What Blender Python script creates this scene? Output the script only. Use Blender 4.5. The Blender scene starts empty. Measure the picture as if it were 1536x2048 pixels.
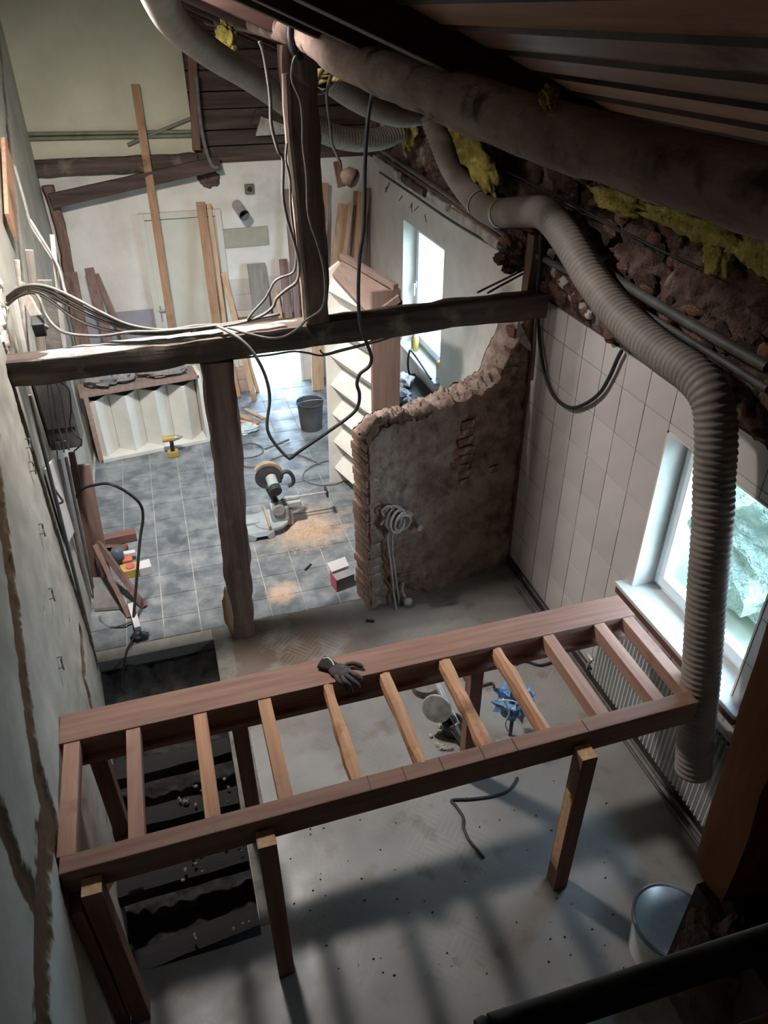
import bpy, math, random
from mathutils import Vector, Matrix, noise
V = Vector
rnd = random.Random(7)

# ------------------------------------------------------------------ camera, sky, exposure
scene = bpy.context.scene
COL = scene.collection
YAW, PIT, ROL, FPX, CAMZ = 0.2933, 0.592, -0.0027, 1492.0, 4.2
_f = V((math.sin(YAW)*math.cos(PIT), math.cos(YAW)*math.cos(PIT), -math.sin(PIT)))
_r = V((math.cos(YAW), -math.sin(YAW), 0.0))
_u = _r.cross(_f)
RIGHT = _r*math.cos(ROL) + _u*math.sin(ROL)
UP = -_r*math.sin(ROL) + _u*math.cos(ROL)
cam_data = bpy.data.cameras.new('camera')
cam_data.sensor_width = 36.0
cam_data.lens = FPX/2048.0*36.0
cam_data.clip_start = 0.02
cam = bpy.data.objects.new('camera', cam_data)
COL.objects.link(cam)
cam.matrix_world = Matrix(((RIGHT.x, UP.x, -_f.x, 0), (RIGHT.y, UP.y, -_f.y, 0), (RIGHT.z, UP.z, -_f.z, CAMZ), (0, 0, 0, 1)))
scene.camera = cam

world = bpy.data.worlds.new('overcast_sky')
scene.world = world
world.use_nodes = True
bg = world.node_tree.nodes['Background']
bg.inputs['Color'].default_value = (0.56, 0.77, 1.0, 1)
bg.inputs['Strength'].default_value = 9.5
cy = scene.cycles
cy.max_bounces = 7; cy.diffuse_bounces = 4; cy.glossy_bounces = 3; cy.transmission_bounces = 4; cy.transparent_max_bounces = 8
cy.caustics_reflective = False; cy.caustics_refractive = False
scene.view_settings.view_transform = 'Standard'
scene.view_settings.look = 'None'
scene.view_settings.gamma = 1.0
scene.view_settings.use_curve_mapping = False
scene.view_settings.exposure = 1.15

def portal(name, loc, size_x, size_y, direction):
    """daylight opening: tells the renderer where the sky comes in"""
    ld = bpy.data.lights.new(name, 'AREA')
    ld.shape = 'RECTANGLE'; ld.size = size_x; ld.size_y = size_y
    ld.cycles.is_portal = True
    o = bpy.data.objects.new(name, ld); COL.objects.link(o)
    o.location = loc
    o.rotation_euler = V(direction).to_track_quat('-Z', 'Y').to_euler()
    return o
SKY = (-.48, .16, 4.38, 5.08)           # roof window x0 x1 y0 y1
def roof_z(x): return 4.15 + 0.40*(0.95 - x)
portal('window_daylight', (2.93, 2.68, 1.63), 1.0, 1.15, (-1, 0, 0))
portal('far_window_daylight', (2.93, 7.42, 1.63), 1.3, 1.38, (-1, 0, 0))
# the roof window above the beam: bright zenith cloud light falling straight down
sl = bpy.data.lights.new('roof_window_daylight', 'AREA'); sl.shape = 'RECTANGLE'; sl.size = .36; sl.size_y = .40
sl.energy = 106.0; sl.color = (1.0, .935, .885); sl.spread = math.radians(150)
slo = bpy.data.objects.new('roof_window_daylight', sl); COL.objects.link(slo)
slo.location = ((SKY[0]+SKY[1])/2, (SKY[2]+SKY[3])/2, roof_z((SKY[0]+SKY[1])/2)+.03); slo.rotation_euler = V((.32, .38, -.86)).to_track_quat('-Z', 'Y').to_euler()
portal('hatch_daylight', (1.35, 9.66, .47), .75, .95, (0, -1, 0))

# ------------------------------------------------------------------ pixel -> place helpers (photo frame 1536 x 2048)
CAM = V((0, 0, CAMZ))
def ray(u, v): return RIGHT*((u-768.0)/FPX) + UP*(-(v-1024.0)/FPX) + _f
def ax(u, v, x): d = ray(u, v); return CAM + d*(x/d.x)
def ay(u, v, y): d = ray(u, v); return CAM + d*(y/d.y)
def az(u, v, z): d = ray(u, v); return CAM + d*((z-CAMZ)/d.z)

# ------------------------------------------------------------------ mesh helpers
WPOS = {}
def link(o, parent=None, loc=None):
    COL.objects.link(o)
    if parent is not None:
        o.parent = parent
        o.matrix_parent_inverse = Matrix.Translation(-WPOS[parent.name])
        WPOS[o.name] = V((0, 0, 0))
    if loc is not None:
        o.location = loc
        WPOS[o.name] = V(loc)
    return o
def tag(o, label=None, cat=None, group=None, kind=None):
    if label: o['label'] = label
    if cat: o['category'] = cat
    if group: o['group'] = group
    if kind: o['kind'] = kind
    return o
def thing(name, label, cat, loc, group=None):
    o = bpy.data.objects.new(name, None)
    o.empty_display_size = .1
    link(o, None, V(loc)); tag(o, label, cat, group)
    return o
def frame(d, up=V((0, 0, 1))):
    d = V(d).normalized(); up = V(up)
    if abs(d.dot(up.normalized())) > .98: up = V((0, 1, 0)) if abs(d.y) < .9 else V((1, 0, 0))
    s = d.cross(up).normalized(); t = s.cross(d).normalized()
    return d, s, t
def smooth_path(pts, n=6):
    pts = [V(p) for p in pts]
    if len(pts) < 3: return pts
    out = []
    for i in range(len(pts)-1):
        p0 = pts[max(i-1, 0)]; p1 = pts[i]; p2 = pts[i+1]; p3 = pts[min(i+2, len(pts)-1)]
        for k in range(n):
            t = k/n
            out.append(.5*((2*p1) + (p2-p0)*t + (2*p0-5*p1+4*p2-p3)*t*t + (3*p1-p0-3*p2+p3)*t*t*t))
    out.append(pts[-1])
    return out
class MB:
    def __init__(s): s.v = []; s.f = []
    def add(s, vs, fs):
        b = len(s.v); s.v += [V(p) for p in vs]; s.f += [tuple(b+i for i in f) for f in fs]; return s
    def box(s, c, size, R=None):
        hx, hy, hz = size[0]/2, size[1]/2, size[2]/2
        vs = [V((x, y, z)) for z in (-hz, hz) for y in (-hy, hy) for x in (-hx, hx)]
        if R is not None: vs = [R @ p for p in vs]
        return s.add([V(c)+p for p in vs], [(0, 2, 3, 1), (4, 5, 7, 6), (0, 1, 5, 4), (2, 6, 7, 3), (0, 4, 6, 2), (1, 3, 7, 5)])
    def bb(s, x0, x1, y0, y1, z0, z1): return s.box(((x0+x1)/2, (y0+y1)/2, (z0+z1)/2), (x1-x0, y1-y0, z1-z0))
    def beam(s, p0, p1, w, h, up=(0, 0, 1), seg=1, jit=0., w1=None, h1=None, seed=0, wob=0.):
        """rectangular bar; w sideways, h along up; jit gives an axe-hewn surface"""
        p0 = V(p0); p1 = V(p1); d, a, t = frame(p1-p0, up)
        w1 = w if w1 is None else w1; h1 = h if h1 is None else h1
        vs = []; fs = []
        ring = [(-1, -1), (0, -1), (1, -1), (1, 0), (1, 1), (0, 1), (-1, 1), (-1, 0)] if jit else [(-1, -1), (1, -1), (1, 1), (-1, 1)]
        n = len(ring)
        for i in range(seg+1):
            k = i/seg; c = p0.lerp(p1, k); ww = (w+(w1-w)*k)/2; hh = (h+(h1-h)*k)/2
            if wob:
                c = c + a*wob*noise.noise(V((k*3+seed, 1.7, 0))) + t*wob*noise.noise(V((k*3+seed, 9.1, 3)))
            for j, (x, y) in enumerate(ring):
                q = c + a*x*ww + t*y*hh
                if jit:
                    m = V((q.x*7+seed, q.y*7, q.z*7))
                    q = q + a*x*jit*noise.noise(m) + t*y*jit*noise.noise(m+V((5, 5, 5)))
                    if abs(x*y) == 1: q = q - a*x*jit*.6 - t*y*jit*.6
                vs.append(q)
        for i in range(seg):
            for j in range(n):
                fs.append((i*n+j, i*n+(j+1) % n, (i+1)*n+(j+1) % n, (i+1)*n+j))
        fs.append(tuple(reversed(range(n)))); fs.append(tuple(seg*n+j for j in range(n)))
        return s.add(vs, fs)
    def tube(s, pts, r, n=8, caps=True, rf=None):
        pts = [V(p) for p in pts]; m = len(pts); vs = []; fs = []; up = None
        for i, p in enumerate(pts):
            d = (pts[min(i+1, m-1)]-pts[max(i-1, 0)])
            if d.length < 1e-9: d = V((0, 0, 1))
            d.normalize()
            if up is None: up = V((0, 0, 1)) if abs(d.z) < .9 else V((1, 0, 0))
            a = d.cross(up)
            if a.length < 1e-4: a = d.cross(V((0, 1, 0.3)))
            a.normalize(); b = a.cross(d).normalized(); up = b
            rr = r if rf is None else rf(i, m)
            for k in range(n):
                t = 2*math.pi*k/n; vs.append(p + a*math.cos(t)*rr + b*math.sin(t)*rr)
        for i in range(m-1):
            for k in range(n):
                fs.append((i*n+k, i*n+(k+1) % n, (i+1)*n+(k+1) % n, (i+1)*n+k))
        if caps: fs.append(tuple(reversed(range(n)))); fs.append(tuple((m-1)*n+k for k in range(n)))
        return s.add(vs, fs)
    def lathe(s, prof, o, axis=(0, 0, 1), n=24):
        d, a, t = frame(axis); o = V(o); vs = []; fs = []; m = len(prof)
        for r, z in prof:
            for k in range(n):
                th = 2*math.pi*k/n; vs.append(o + d*z + a*math.cos(th)*r + t*math.sin(th)*r)
        for i in range(m-1):
            for k in range(n):
                fs.append((i*n+k, i*n+(k+1) % n, (i+1)*n+(k+1) % n, (i+1)*n+k))
        if prof[0][0] > 1e-5: fs.append(tuple(reversed(range(n))))
        if prof[-1][0] > 1e-5: fs.append(tuple((m-1)*n+k for k in range(n)))
        return s.add(vs, fs)
    def prism(s, poly, ext):
        poly = [V(p) for p in poly]; ext = V(ext); n = len(poly)
        vs = poly + [p+ext for p in poly]
        fs = [tuple(range(n)), tuple(n+i for i in reversed(range(n)))]
        fs += [(i, n+i, n+(i+1) % n, (i+1) % n) for i in range(n)]
        return s.add(vs, fs)
    def grid(s, fn, nu, nv, wrap=False):
        vs = [fn(i/nu, j/nv) for j in range(nv+1) for i in range(nu+1)]
        w = nu+1
        return s.add(vs, [(j*w+i, j*w+i+1, (j+1)*w+i+1, (j+1)*w+i) for j in range(nv) for i in range(nu)])
    def lump(s, c, size, seed=0, rough=.3, freq=1.6, nu=12, nv=8, R=None):
        """irregular stone or bag shape"""
        c = V(c); vs = []; fs = []
        for j in range(nv+1):
            ph = math.pi*j/nv
            for i in range(nu):
                th = 2*math.pi*i/nu
                d = V((math.sin(ph)*math.cos(th), math.sin(ph)*math.sin(th), math.cos(ph)))
                k = 1+rough*noise.noise(d*freq+V((seed*3.1, seed*1.7, seed)))+rough*.5*noise.noise(d*freq*2.7+V((seed, 3, seed*2.3)))
                q = V((d.x*size[0]*k/2, d.y*size[1]*k/2, d.z*size[2]*k/2))
                if R is not None: q = R @ q
                vs.append(c+q)
        for j in range(nv):
            for i in range(nu):
                fs.append((j*nu+i, (j+1)*nu+i, (j+1)*nu+(i+1) % nu, j*nu+(i+1) % nu))
        return s.add(vs, fs)
    def mesh(s, name, mat, smooth=None):
        me = bpy.data.meshes.new(name)
        me.from_pydata([tuple(p) for p in s.v], [], s.f)
        me.validate(); me.update()
        import bmesh
        b = bmesh.new(); b.from_mesh(me); bmesh.ops.recalc_face_normals(b, faces=b.faces); b.to_mesh(me); b.free()
        if mat is not None: me.materials.append(mat)
        if smooth is not None:
            me.shade_smooth()
            if smooth < 180: me.set_sharp_from_angle(angle=math.radians(smooth))
        return me
    def obj(s, name, mat, parent=None, smooth=None, bevel=0):
        loc = None
        if parent is None and s.v:
            xs = [p.x for p in s.v]; ys = [p.y for p in s.v]; zs = [p.z for p in s.v]
            loc = V(((min(xs)+max(xs))/2, (min(ys)+max(ys))/2, min(zs)))
            s.v = [p-loc for p in s.v]
        o = bpy.data.objects.new(name, s.mesh(name, mat, smooth))
        link(o, parent, loc)
        if bevel:
            m = o.modifiers.new('edge', 'BEVEL'); m.width = bevel; m.segments = 2; m.limit_method = 'ANGLE'; m.angle_limit = math.radians(50)
        return o
def struct(name, mb, mat, parent=None, **k):
    o = mb.obj(name, mat, parent, **k)
    if parent is None: o['kind'] = 'structure'
    return o
def instance(me, name, parent, M):
    """a piece sharing mesh data, placed by a matrix in world space"""
    o = bpy.data.objects.new(name, me)
    COL.objects.link(o); o.parent = parent
    o.matrix_parent_inverse = Matrix.Translation(-WPOS[parent.name])
    o.matrix_basis = M; WPOS[o.name] = V((0, 0, 0))
    return o

# ------------------------------------------------------------------ materials
def sr(*c):
    """sRGB 0-255 to linear"""
    return tuple(((x/255)/12.92 if x/255 <= .04045 else ((x/255+.055)/1.055)**2.4) for x in c)+(1,)
MATS = {}
def mat(name, c1, c2=None, scale=6., stretch=(1, 1, 1), lo=.35, hi=.65, rough=.8, rough2=None, bump=0., bscale=None, bdist=.01,
        metal=0., c3=None, s3=1.5, lo3=.5, hi3=.62, vary=0., spec=.4, world=False, detail=4):
    if name in MATS: return MATS[name]
    m = bpy.data.materials.new(name); m.use_nodes = True; nt = m.node_tree; N = nt.nodes; L = nt.links
    b = N['Principled BSDF']; b.inputs['Roughness'].default_value = rough; b.inputs['Metallic'].default_value = metal
    b.inputs['Specular IOR Level'].default_value = spec
    if world: co = N.new('ShaderNodeNewGeometry').outputs['Position']
    else: co = N.new('ShaderNodeTexCoord').outputs['Object']
    def nz(sc, st, det=detail):
        mp = N.new('ShaderNodeMapping'); mp.inputs['Scale'].default_value = st; L.new(co, mp.inputs['Vector'])
        t = N.new('ShaderNodeTexNoise'); t.inputs['Scale'].default_value = sc; t.inputs['Detail'].default_value = det
        t.inputs['Roughness'].default_value = .6
        L.new(mp.outputs[0], t.inputs['Vector']); return t.outputs['Fac']
    def ramp(src, a, z):
        r = N.new('ShaderNodeMapRange'); r.inputs['From Min'].default_value = a; r.inputs['From Max'].default_value = z
        L.new(src, r.inputs['Value']); return r.outputs[0]
    def mix(fac, A, B):
        x = N.new('ShaderNodeMix'); x.data_type = 'RGBA'
        if isinstance(fac, float): x.inputs[0].default_value = fac
        else: L.new(fac, x.inputs[0])
        for i, c in ((6, A), (7, B)):
            if isinstance(c, tuple): x.inputs[i].default_value = c
            else: L.new(c, x.inputs[i])
        return x.outputs[2]
    c1 = tuple(c1) if len(c1) == 4 else sr(*c1); col = c1; fac = None
    if c2 is not None:
        c2 = tuple(c2) if len(c2) == 4 else sr(*c2)
        fac = nz(scale, stretch); col = mix(ramp(fac, lo, hi), c1, c2)
    if c3 is not None:
        c3 = tuple(c3) if len(c3) == 4 else sr(*c3)
        col = mix(ramp(nz(s3, (1, 1, 1)), lo3, hi3), col, c3)
    if vary:
        oi = N.new('ShaderNodeObjectInfo'); hs = N.new('ShaderNodeHueSaturation')
        mr = N.new('ShaderNodeMapRange'); mr.inputs['To Min'].default_value = 1-vary; mr.inputs['To Max'].default_value = 1+vary
        L.new(oi.outputs['Random'], mr.inputs['Value']); L.new(mr.outputs[0], hs.inputs['Value'])
        if isinstance(col, tuple): hs.inputs['Color'].default_value = col
        else: L.new(col, hs.inputs['Color'])
        col = hs.outputs[0]
    if isinstance(col, tuple): b.inputs['Base Color'].default_value = col
    else: L.new(col, b.inputs['Base Color'])
    if rough2 is not None:
        r = N.new('ShaderNodeMapRange'); r.inputs['To Min'].default_value = rough; r.inputs['To Max'].default_value = rough2
        L.new(ramp(nz(2.2, (1, 1, 1), 3), .4, .6), r.inputs['Value']); L.new(r.outputs[0], b.inputs['Roughness'])
    if bump:
        bp = N.new('ShaderNodeBump'); bp.inputs['Strength'].default_value = bump; bp.inputs['Distance'].default_value = bdist
        L.new(nz(bscale or scale, stretch), bp.inputs['Height']); L.new(bp.outputs[0], b.inputs['Normal'])
    MATS[name] = m
    return m
def wood(name, c1, c2, axis, rough=.75, c3=None, vary=.12, fine=26.):
    st = {'x': (.06, 1, 1), 'y': (1, .06, 1), 'z': (1, 1, .06)}[axis]
    return mat(name+'_'+axis, c1, c2, scale=fine, stretch=st, lo=.3, hi=.7, rough=rough, bump=.25, bdist=.004, c3=c3, s3=3., lo3=.55, hi3=.7, vary=vary)

# ------------------------------------------------------------------ shared materials
m_plaster = mat('white_plaster', (222, 216, 208), (208, 202, 194), scale=3, rough=.9, bump=.15, bscale=30, c3=(180, 178, 170), s3=1.1, lo3=.55, hi3=.75, spec=.2)
m_cream = mat('cream_paint', (206, 202, 178), (192, 188, 166), scale=2, rough=.85, bump=.1, bscale=40, spec=.2)
m_ceramic = mat('wall_tile_glaze', (204, 195, 191), (194, 186, 183), scale=2, rough=.22, vary=.05, bump=.03, bscale=5, spec=.5)
m_grout = mat('dark_grout', (84, 78, 74), (64, 60, 58), scale=12, rough=.95)
m_slate = mat('slate_floor_tile', (86, 92, 98), (112, 118, 122), scale=3.2, rough=.38, rough2=.62, bump=.12, bscale=24, bdist=.003, c3=(158, 160, 160), s3=5.5, lo3=.40, hi3=.80, vary=.10, world=True)
m_fgrout = mat('pale_dusty_grout', (188, 188, 184), (150, 150, 146), scale=9, rough=.95, world=True)
m_soil = mat('black_soil', (58, 55, 54), (28, 27, 27), scale=8, rough=.97, bump=.8, bscale=22, bdist=.02, world=True)
m_conc = mat('bare_screed', (122, 116, 108), (92, 88, 82), scale=7, rough=.92, bump=.4, bscale=30, world=True)
m_old = mat('black_sleeper_wood', (36, 33, 33), (20, 19, 20), scale=14, stretch=(.08, 1, 1), rough=.9, bump=.4)
m_dark = mat('dark_brown_roof_wood', (66, 42, 36), (38, 26, 24), scale=16, stretch=(.08, 1, 1), rough=.6, bump=.2, vary=.15)
m_clad = wood('varnished_cladding', (172, 128, 100), (138, 100, 78), 'y', rough=.5, c3=(96, 62, 48), vary=.14, fine=18)
m_clad.node_tree.nodes['Principled BSDF'].inputs['Specular IOR Level'].default_value = .2
m_pvc = mat('white_window_plastic', (222, 226, 228), rough=.35)
m_rubble = mat('rubble_masonry', (112, 92, 84), (74, 58, 53), scale=9, rough=.97, bump=1., bscale=18, bdist=.03, c3=(156, 142, 132), s3=4, lo3=.55, hi3=.7, spec=.15)
m_brick = mat('old_red_brick', (128, 92, 78), (98, 72, 63), scale=11, rough=.95, bump=.6, bscale=30, c3=(160, 146, 134), s3=7, lo3=.56, hi3=.68, vary=.18, spec=.15)
m_lime = mat('loose_lime_plaster', (196, 190, 182), (150, 140, 132), scale=9, rough=.95, bump=.6)
m_steelw = mat('white_enamel', (206, 208, 206), (188, 190, 188), scale=4, rough=.4)
m_alu = mat('bare_metal', (186, 186, 184), (150, 150, 150), scale=20, rough=.4, metal=.45)
m_black = mat('black_plastic', (26, 26, 28), (36, 36, 38), scale=12, rough=.5)
m_grayp = mat('grey_cable_plastic', (118, 114, 110), (94, 90, 87), scale=14, rough=.55)
m_blackc = mat('black_cable_rubber', (34, 34, 38), (50, 50, 54), scale=20, rough=.55)

def dust_on(m, spots, colour):
    nt = m.node_tree; N = nt.nodes; L = nt.links; b = N['Principled BSDF']; src = b.inputs['Base Color'].links[0].from_socket
    pos = N.new('ShaderNodeNewGeometry').outputs['Position']; t = N.new('ShaderNodeTexNoise'); t.inputs['Scale'].default_value = 9; t.inputs['Detail'].default_value = 8; t.inputs['Roughness'].default_value = .7; L.new(pos, t.inputs['Vector'])
    for (c, r) in spots:
        d = N.new('ShaderNodeVectorMath'); d.operation = 'DISTANCE'; L.new(pos, d.inputs[0]); d.inputs[1].default_value = c
        k = N.new('ShaderNodeMapRange'); k.inputs[1].default_value = r; k.inputs[2].default_value = r*.25; L.new(d.outputs['Value'], k.inputs[0])
        a = N.new('ShaderNodeMath'); a.operation = 'ADD'; w = N.new('ShaderNodeMath'); w.operation = 'MULTIPLY'; w.inputs[1].default_value = 1.9; L.new(t.outputs['Fac'], w.inputs[0]); L.new(w.outputs[0], a.inputs[0]); L.new(k.outputs[0], a.inputs[1])
        q = N.new('ShaderNodeMapRange'); q.inputs[1].default_value = 1.25; q.inputs[2].default_value = 2.05; L.new(a.outputs[0], q.inputs[0])
        x = N.new('ShaderNodeMix'); x.data_type = 'RGBA'; L.new(q.outputs[0], x.inputs[0]); L.new(src, x.inputs[6]); x.inputs[7].default_value = colour; src = x.outputs[2]
    L.new(src, b.inputs['Base Color'])
dust_on(m_slate, [((.98, 5.98, 0), .62), ((.60, 5.05, 0), .22)], sr(188, 164, 142))
def glass_mat():
    m = bpy.data.materials.new('window_glass'); m.use_nodes = True; nt = m.node_tree; N = nt.nodes
    N.clear(); out = N.new('ShaderNodeOutputMaterial'); t = N.new('ShaderNodeBsdfTransparent'); g = N.new('ShaderNodeBsdfGlossy')
    g.inputs['Roughness'].default_value = .02; t.inputs['Color'].default_value = (.96, .99, .985, 1)
    mx = N.new('ShaderNodeMixShader'); mx.inputs[0].default_value = .05
    nt.links.new(t.outputs[0], mx.inputs[1]); nt.links.new(g.outputs[0], mx.inputs[2])
    nt.links.new(mx.outputs[0], out.inputs['Surface']); return m
m_glass = glass_mat()

def vinyl_mat():
    m = bpy.data.materials.new('worn_patterned_vinyl'); m.use_nodes = True; nt = m.node_tree; N = nt.nodes; L = nt.links
    b = N['Principled BSDF']; pos = N.new('ShaderNodeNewGeometry').outputs['Position']
    def mapping(rot, sc):
        p = N.new('ShaderNodeMapping'); p.inputs['Rotation'].default_value = (0, 0, rot); p.inputs['Scale'].default_value = (sc, sc, sc)
        L.new(pos, p.inputs['Vector']); return p.outputs[0]
    def noi(sc, det=5):
        t = N.new('ShaderNodeTexNoise'); t.inputs['Scale'].default_value = sc; t.inputs['Detail'].default_value = det; L.new(pos, t.inputs['Vector']); return t.outputs['Fac']
    def rng(s, a, z, lo=0., hi=1.):
        r = N.new('ShaderNodeMapRange'); r.inputs[1].default_value = a; r.inputs[2].default_value = z; r.inputs[3].default_value = lo; r.inputs[4].default_value = hi; L.new(s, r.inputs[0]); return r.outputs[0]
    def mth(op, a, c):
        x = N.new('ShaderNodeMath'); x.operation = op
        for i, q in enumerate((a, c)):
            if isinstance(q, (int, float)): x.inputs[i].default_value = q
            else: L.new(q, x.inputs[i])
        return x.outputs[0]
    r45 = mapping(math.radians(45), 1)
    ck = N.new('ShaderNodeTexChecker'); ck.inputs['Scale'].default_value = 5.9; L.new(r45, ck.inputs['Vector'])
    w = []
    for d in ('X', 'Y'):
        t = N.new('ShaderNodeTexWave'); t.bands_direction = d; t.inputs['Scale'].default_value = 9.; t.inputs['Distortion'].default_value = .25; L.new(r45, t.inputs['Vector']); w.append(t.outputs['Fac'])
    a = mth('MULTIPLY', w[0], ck.outputs['Fac']); inv = mth('SUBTRACT', 1., ck.outputs['Fac']); c = mth('MULTIPLY', w[1], inv)
    pat = mth('MULTIPLY', rng(mth('ADD', a, c), .80, .97), rng(noi(1.3), .5, .68))
    pat = mth('MULTIPLY', pat, .17)
    def mix(f, A, B):
        x = N.new('ShaderNodeMix'); x.data_type = 'RGBA'; L.new(f, x.inputs[0])
        for i, q in ((6, A), (7, B)):
            if isinstance(q, tuple): x.inputs[i].default_value = q
            else: L.new(q, x.inputs[i])
        return x.outputs[2]
    col = mix(rng(noi(1.4), .35, .68), sr(116, 112, 109), sr(142, 139, 135))
    col = mix(rng(noi(5.5), .56, .74), col, sr(108, 98, 88))
    # rust brown dirt trodden in around the old doorway
    sx = N.new('ShaderNodeVectorMath'); sx.operation = 'DISTANCE'; L.new(pos, sx.inputs[0]); sx.inputs[1].default_value = (.42, 4.4, 0)
    near = rng(sx.outputs['Value'], 1.1, .1)
    col = mix(mth('MULTIPLY', near, rng(noi(3.1), .28, .5)), col, sr(84, 64, 48))
    col = mix(pat, col, sr(186, 184, 178))
    L.new(col, b.inputs['Base Color'])
    L.new(rng(noi(1.9), .4, .62, .30, .6), b.inputs['Roughness'])
    bp = N.new('ShaderNodeBump'); bp.inputs['Strength'].default_value = .12; bp.inputs['Distance'].default_value = .004
    L.new(noi(40.), bp.inputs['Height']); L.new(bp.outputs[0], b.inputs['Normal'])
    return m
m_vinyl = vinyl_mat()

def chase_mat(name, base, base2, exposed):
    """wall coat with broken-out places: the 'exposed' attribute says where the coat is gone"""
    m = mat(name, base, base2, scale=2.5, rough=.92, bump=.22, bscale=26, c3=tuple(int(c*.86) for c in base), s3=2.2, lo3=.54, hi3=.72, spec=.2)
    nt = m.node_tree; N = nt.nodes; L = nt.links; b = N['Principled BSDF']
    src = b.inputs['Base Color'].links[0].from_socket
    at = N.new('ShaderNodeAttribute'); at.attribute_name = 'exposed'
    mx = N.new('ShaderNodeMix'); mx.data_type = 'RGBA'
    tc = N.new('ShaderNodeTexCoord'); t = N.new('ShaderNodeTexNoise'); t.inputs['Scale'].default_value = 24; L.new(tc.outputs['Object'], t.inputs['Vector'])
    m2 = N.new('ShaderNodeMix'); m2.data_type = 'RGBA'; L.new(t.outputs['Fac'], m2.inputs[0])
    m2.inputs[6].default_value = sr(*exposed); m2.inputs[7].default_value = sr(*[int(min(255, c*1.35)) for c in exposed])
    L.new(at.outputs['Fac'], mx.inputs[0]); L.new(src, mx.inputs[6]); L.new(m2.outputs[2], mx.inputs[7]); L.new(mx.outputs[2], b.inputs['Base Color'])
    return m
m_leftwall = chase_mat('chased_plaster', (188, 182, 170), (166, 160, 148), (78, 60, 46))

# ------------------------------------------------------------------ floor, pit
PIT = (-.93, -.04, 2.2, 4.62)
mb = MB()
mb.bb(-1.4, 2.95, -1.3, PIT[2], -.1, 0); mb.bb(PIT[1], 2.95, PIT[2], 4.75, -.1, 0); mb.bb(-1.4, PIT[1], PIT[3], 4.75, -.1, -.001); mb.bb(-1.4, PIT[0], PIT[2], PIT[3], -.1, -.001)
mb.bb(-1.5, 3.0, -1.45, 9.8, -1.0, -.9)
floor = struct('floor', mb, m_vinyl)
mb = MB(); mb.bb(-.97, PIT[1]-.005, 4.625, 4.745, -.04, .004); mb.obj('pale_kerb', mat('pale_screed', (176, 170, 160), (150, 144, 134), scale=6, rough=.9), floor, bevel=.004)
mb = MB(); mb.bb(PIT[1]+.002, .10, 2.25, 4.62, -.04, .0035)
mb.obj('screed_edge', m_conc, floor, bevel=.004)
mb = MB(); mb.bb(-1.4, 2.95, 4.75, 9.75, -.1, -.006)
mb.obj('tile_bed', m_fgrout, floor)
TX = [-1.003+.2935*i for i in range(13)]+[2.66]
TY = [4.755]+[5.0+.3*i for i in range(15)]+[9.40]
tmesh = {}
k = 0
for i in range(len(TX)-1):
    for j in range(len(TY)-1):
        w = round(TX[i+1]-TX[i]-.007, 3); d = round(TY[j+1]-TY[j]-.007, 3)
        if w < .02 or d < .02: continue
        if (w, d) not in tmesh:
            b = MB(); b.box((0, 0, -.006), (w, d, .012)); tmesh[(w, d)] = b.mesh('floor_tile', m_slate)
        cx = (TX[i]+TX[i+1])/2; cy = (TY[j]+TY[j+1])/2
        R = Matrix.Rotation(rnd.uniform(-.004, .004), 4, 'X') @ Matrix.Rotation(rnd.uniform(-.004, .004), 4, 'Y')
        instance(tmesh[(w, d)], 'floor_tile', floor, Matrix.Translation((cx, cy, rnd.uniform(-.0015, .0012))) @ R)
mb = MB()
x0, x1, y0, y1 = PIT
for a, c in (((x0, y0), (x1, y0)), ((x1, y0), (x1, y1)), ((x1, y1), (x0, y1)), ((x0, y1), (x0, y0))):
    A = V((a[0], a[1], -.002)); C = V((c[0], c[1], -.002)); mid = V(((x0+x1)/2, (y0+y1)/2, 0)); out = ((A+C)/2-mid); out.z = 0; out.normalize()
    def side(s, t, A=A, C=C, out=out):
        p = A.lerp(C, s); p = p + out*(.012*noise.noise(V((p.x*9, p.y*9, t*6)))+.014); p.z = -.03-.75*t; return p
    mb.grid(side, 30, 8)
mb.obj('pit_side', m_soil, floor, smooth=60)
def soil(s, t):
    x = x0+(x1-x0)*s; y = y0+(y1-y0)*t
    z = -.52 + .40*max(0, (y-3.7)/.92)**.9 + .05*noise.fractal(V((x*5, y*5, 1)), 1, 2, 4) + .03*noise.noise(V((x*17, y*17, 4)))
    return V((x, y, z))
mb = MB(); mb.grid(soil, 50, 130)
tag(mb.obj('soil', m_soil, floor, smooth=180), kind='stuff')
for i, (y, z, rz) in enumerate(((2.42, -.30, .18), (2.85, -.26, .02), (3.28, -.24, -.03), (3.68, -.22, .01))):
    mb = MB(); mb.beam((x0+.005, y-.25*rz, z), (x1-.01, y+.25*rz, z), .15, .12, seg=8, jit=.014, seed=i)
    names = ('nearest and slanting', 'second from the camera, dotted with rubble', 'third from the camera, under the frame', 'farthest, close to the soil heap')
    tag(mb.obj('timber_sleeper', m_old, None, smooth=40), 'blackened timber sleeper in the floor pit, '+names[i], 'sleeper', 'sleepers in the floor pit')
mb = MB()
for i in range(34):
    x = rnd.uniform(-.45, -.08); y = rnd.choice((2.42, 2.85, 2.86, 3.28)) + rnd.gauss(0, .05)
    mb.lump((x, y, -.19 + (y-2.42)*.045 + rnd.uniform(0, .01)), (rnd.uniform(.01, .035), rnd.uniform(.01, .03), .015), i, nu=6, nv=4)
tag(mb.obj('rubble_crumbs', m_conc, None), 'pale plaster crumbs scattered on the black pit sleepers', 'rubble', kind='stuff')

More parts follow.
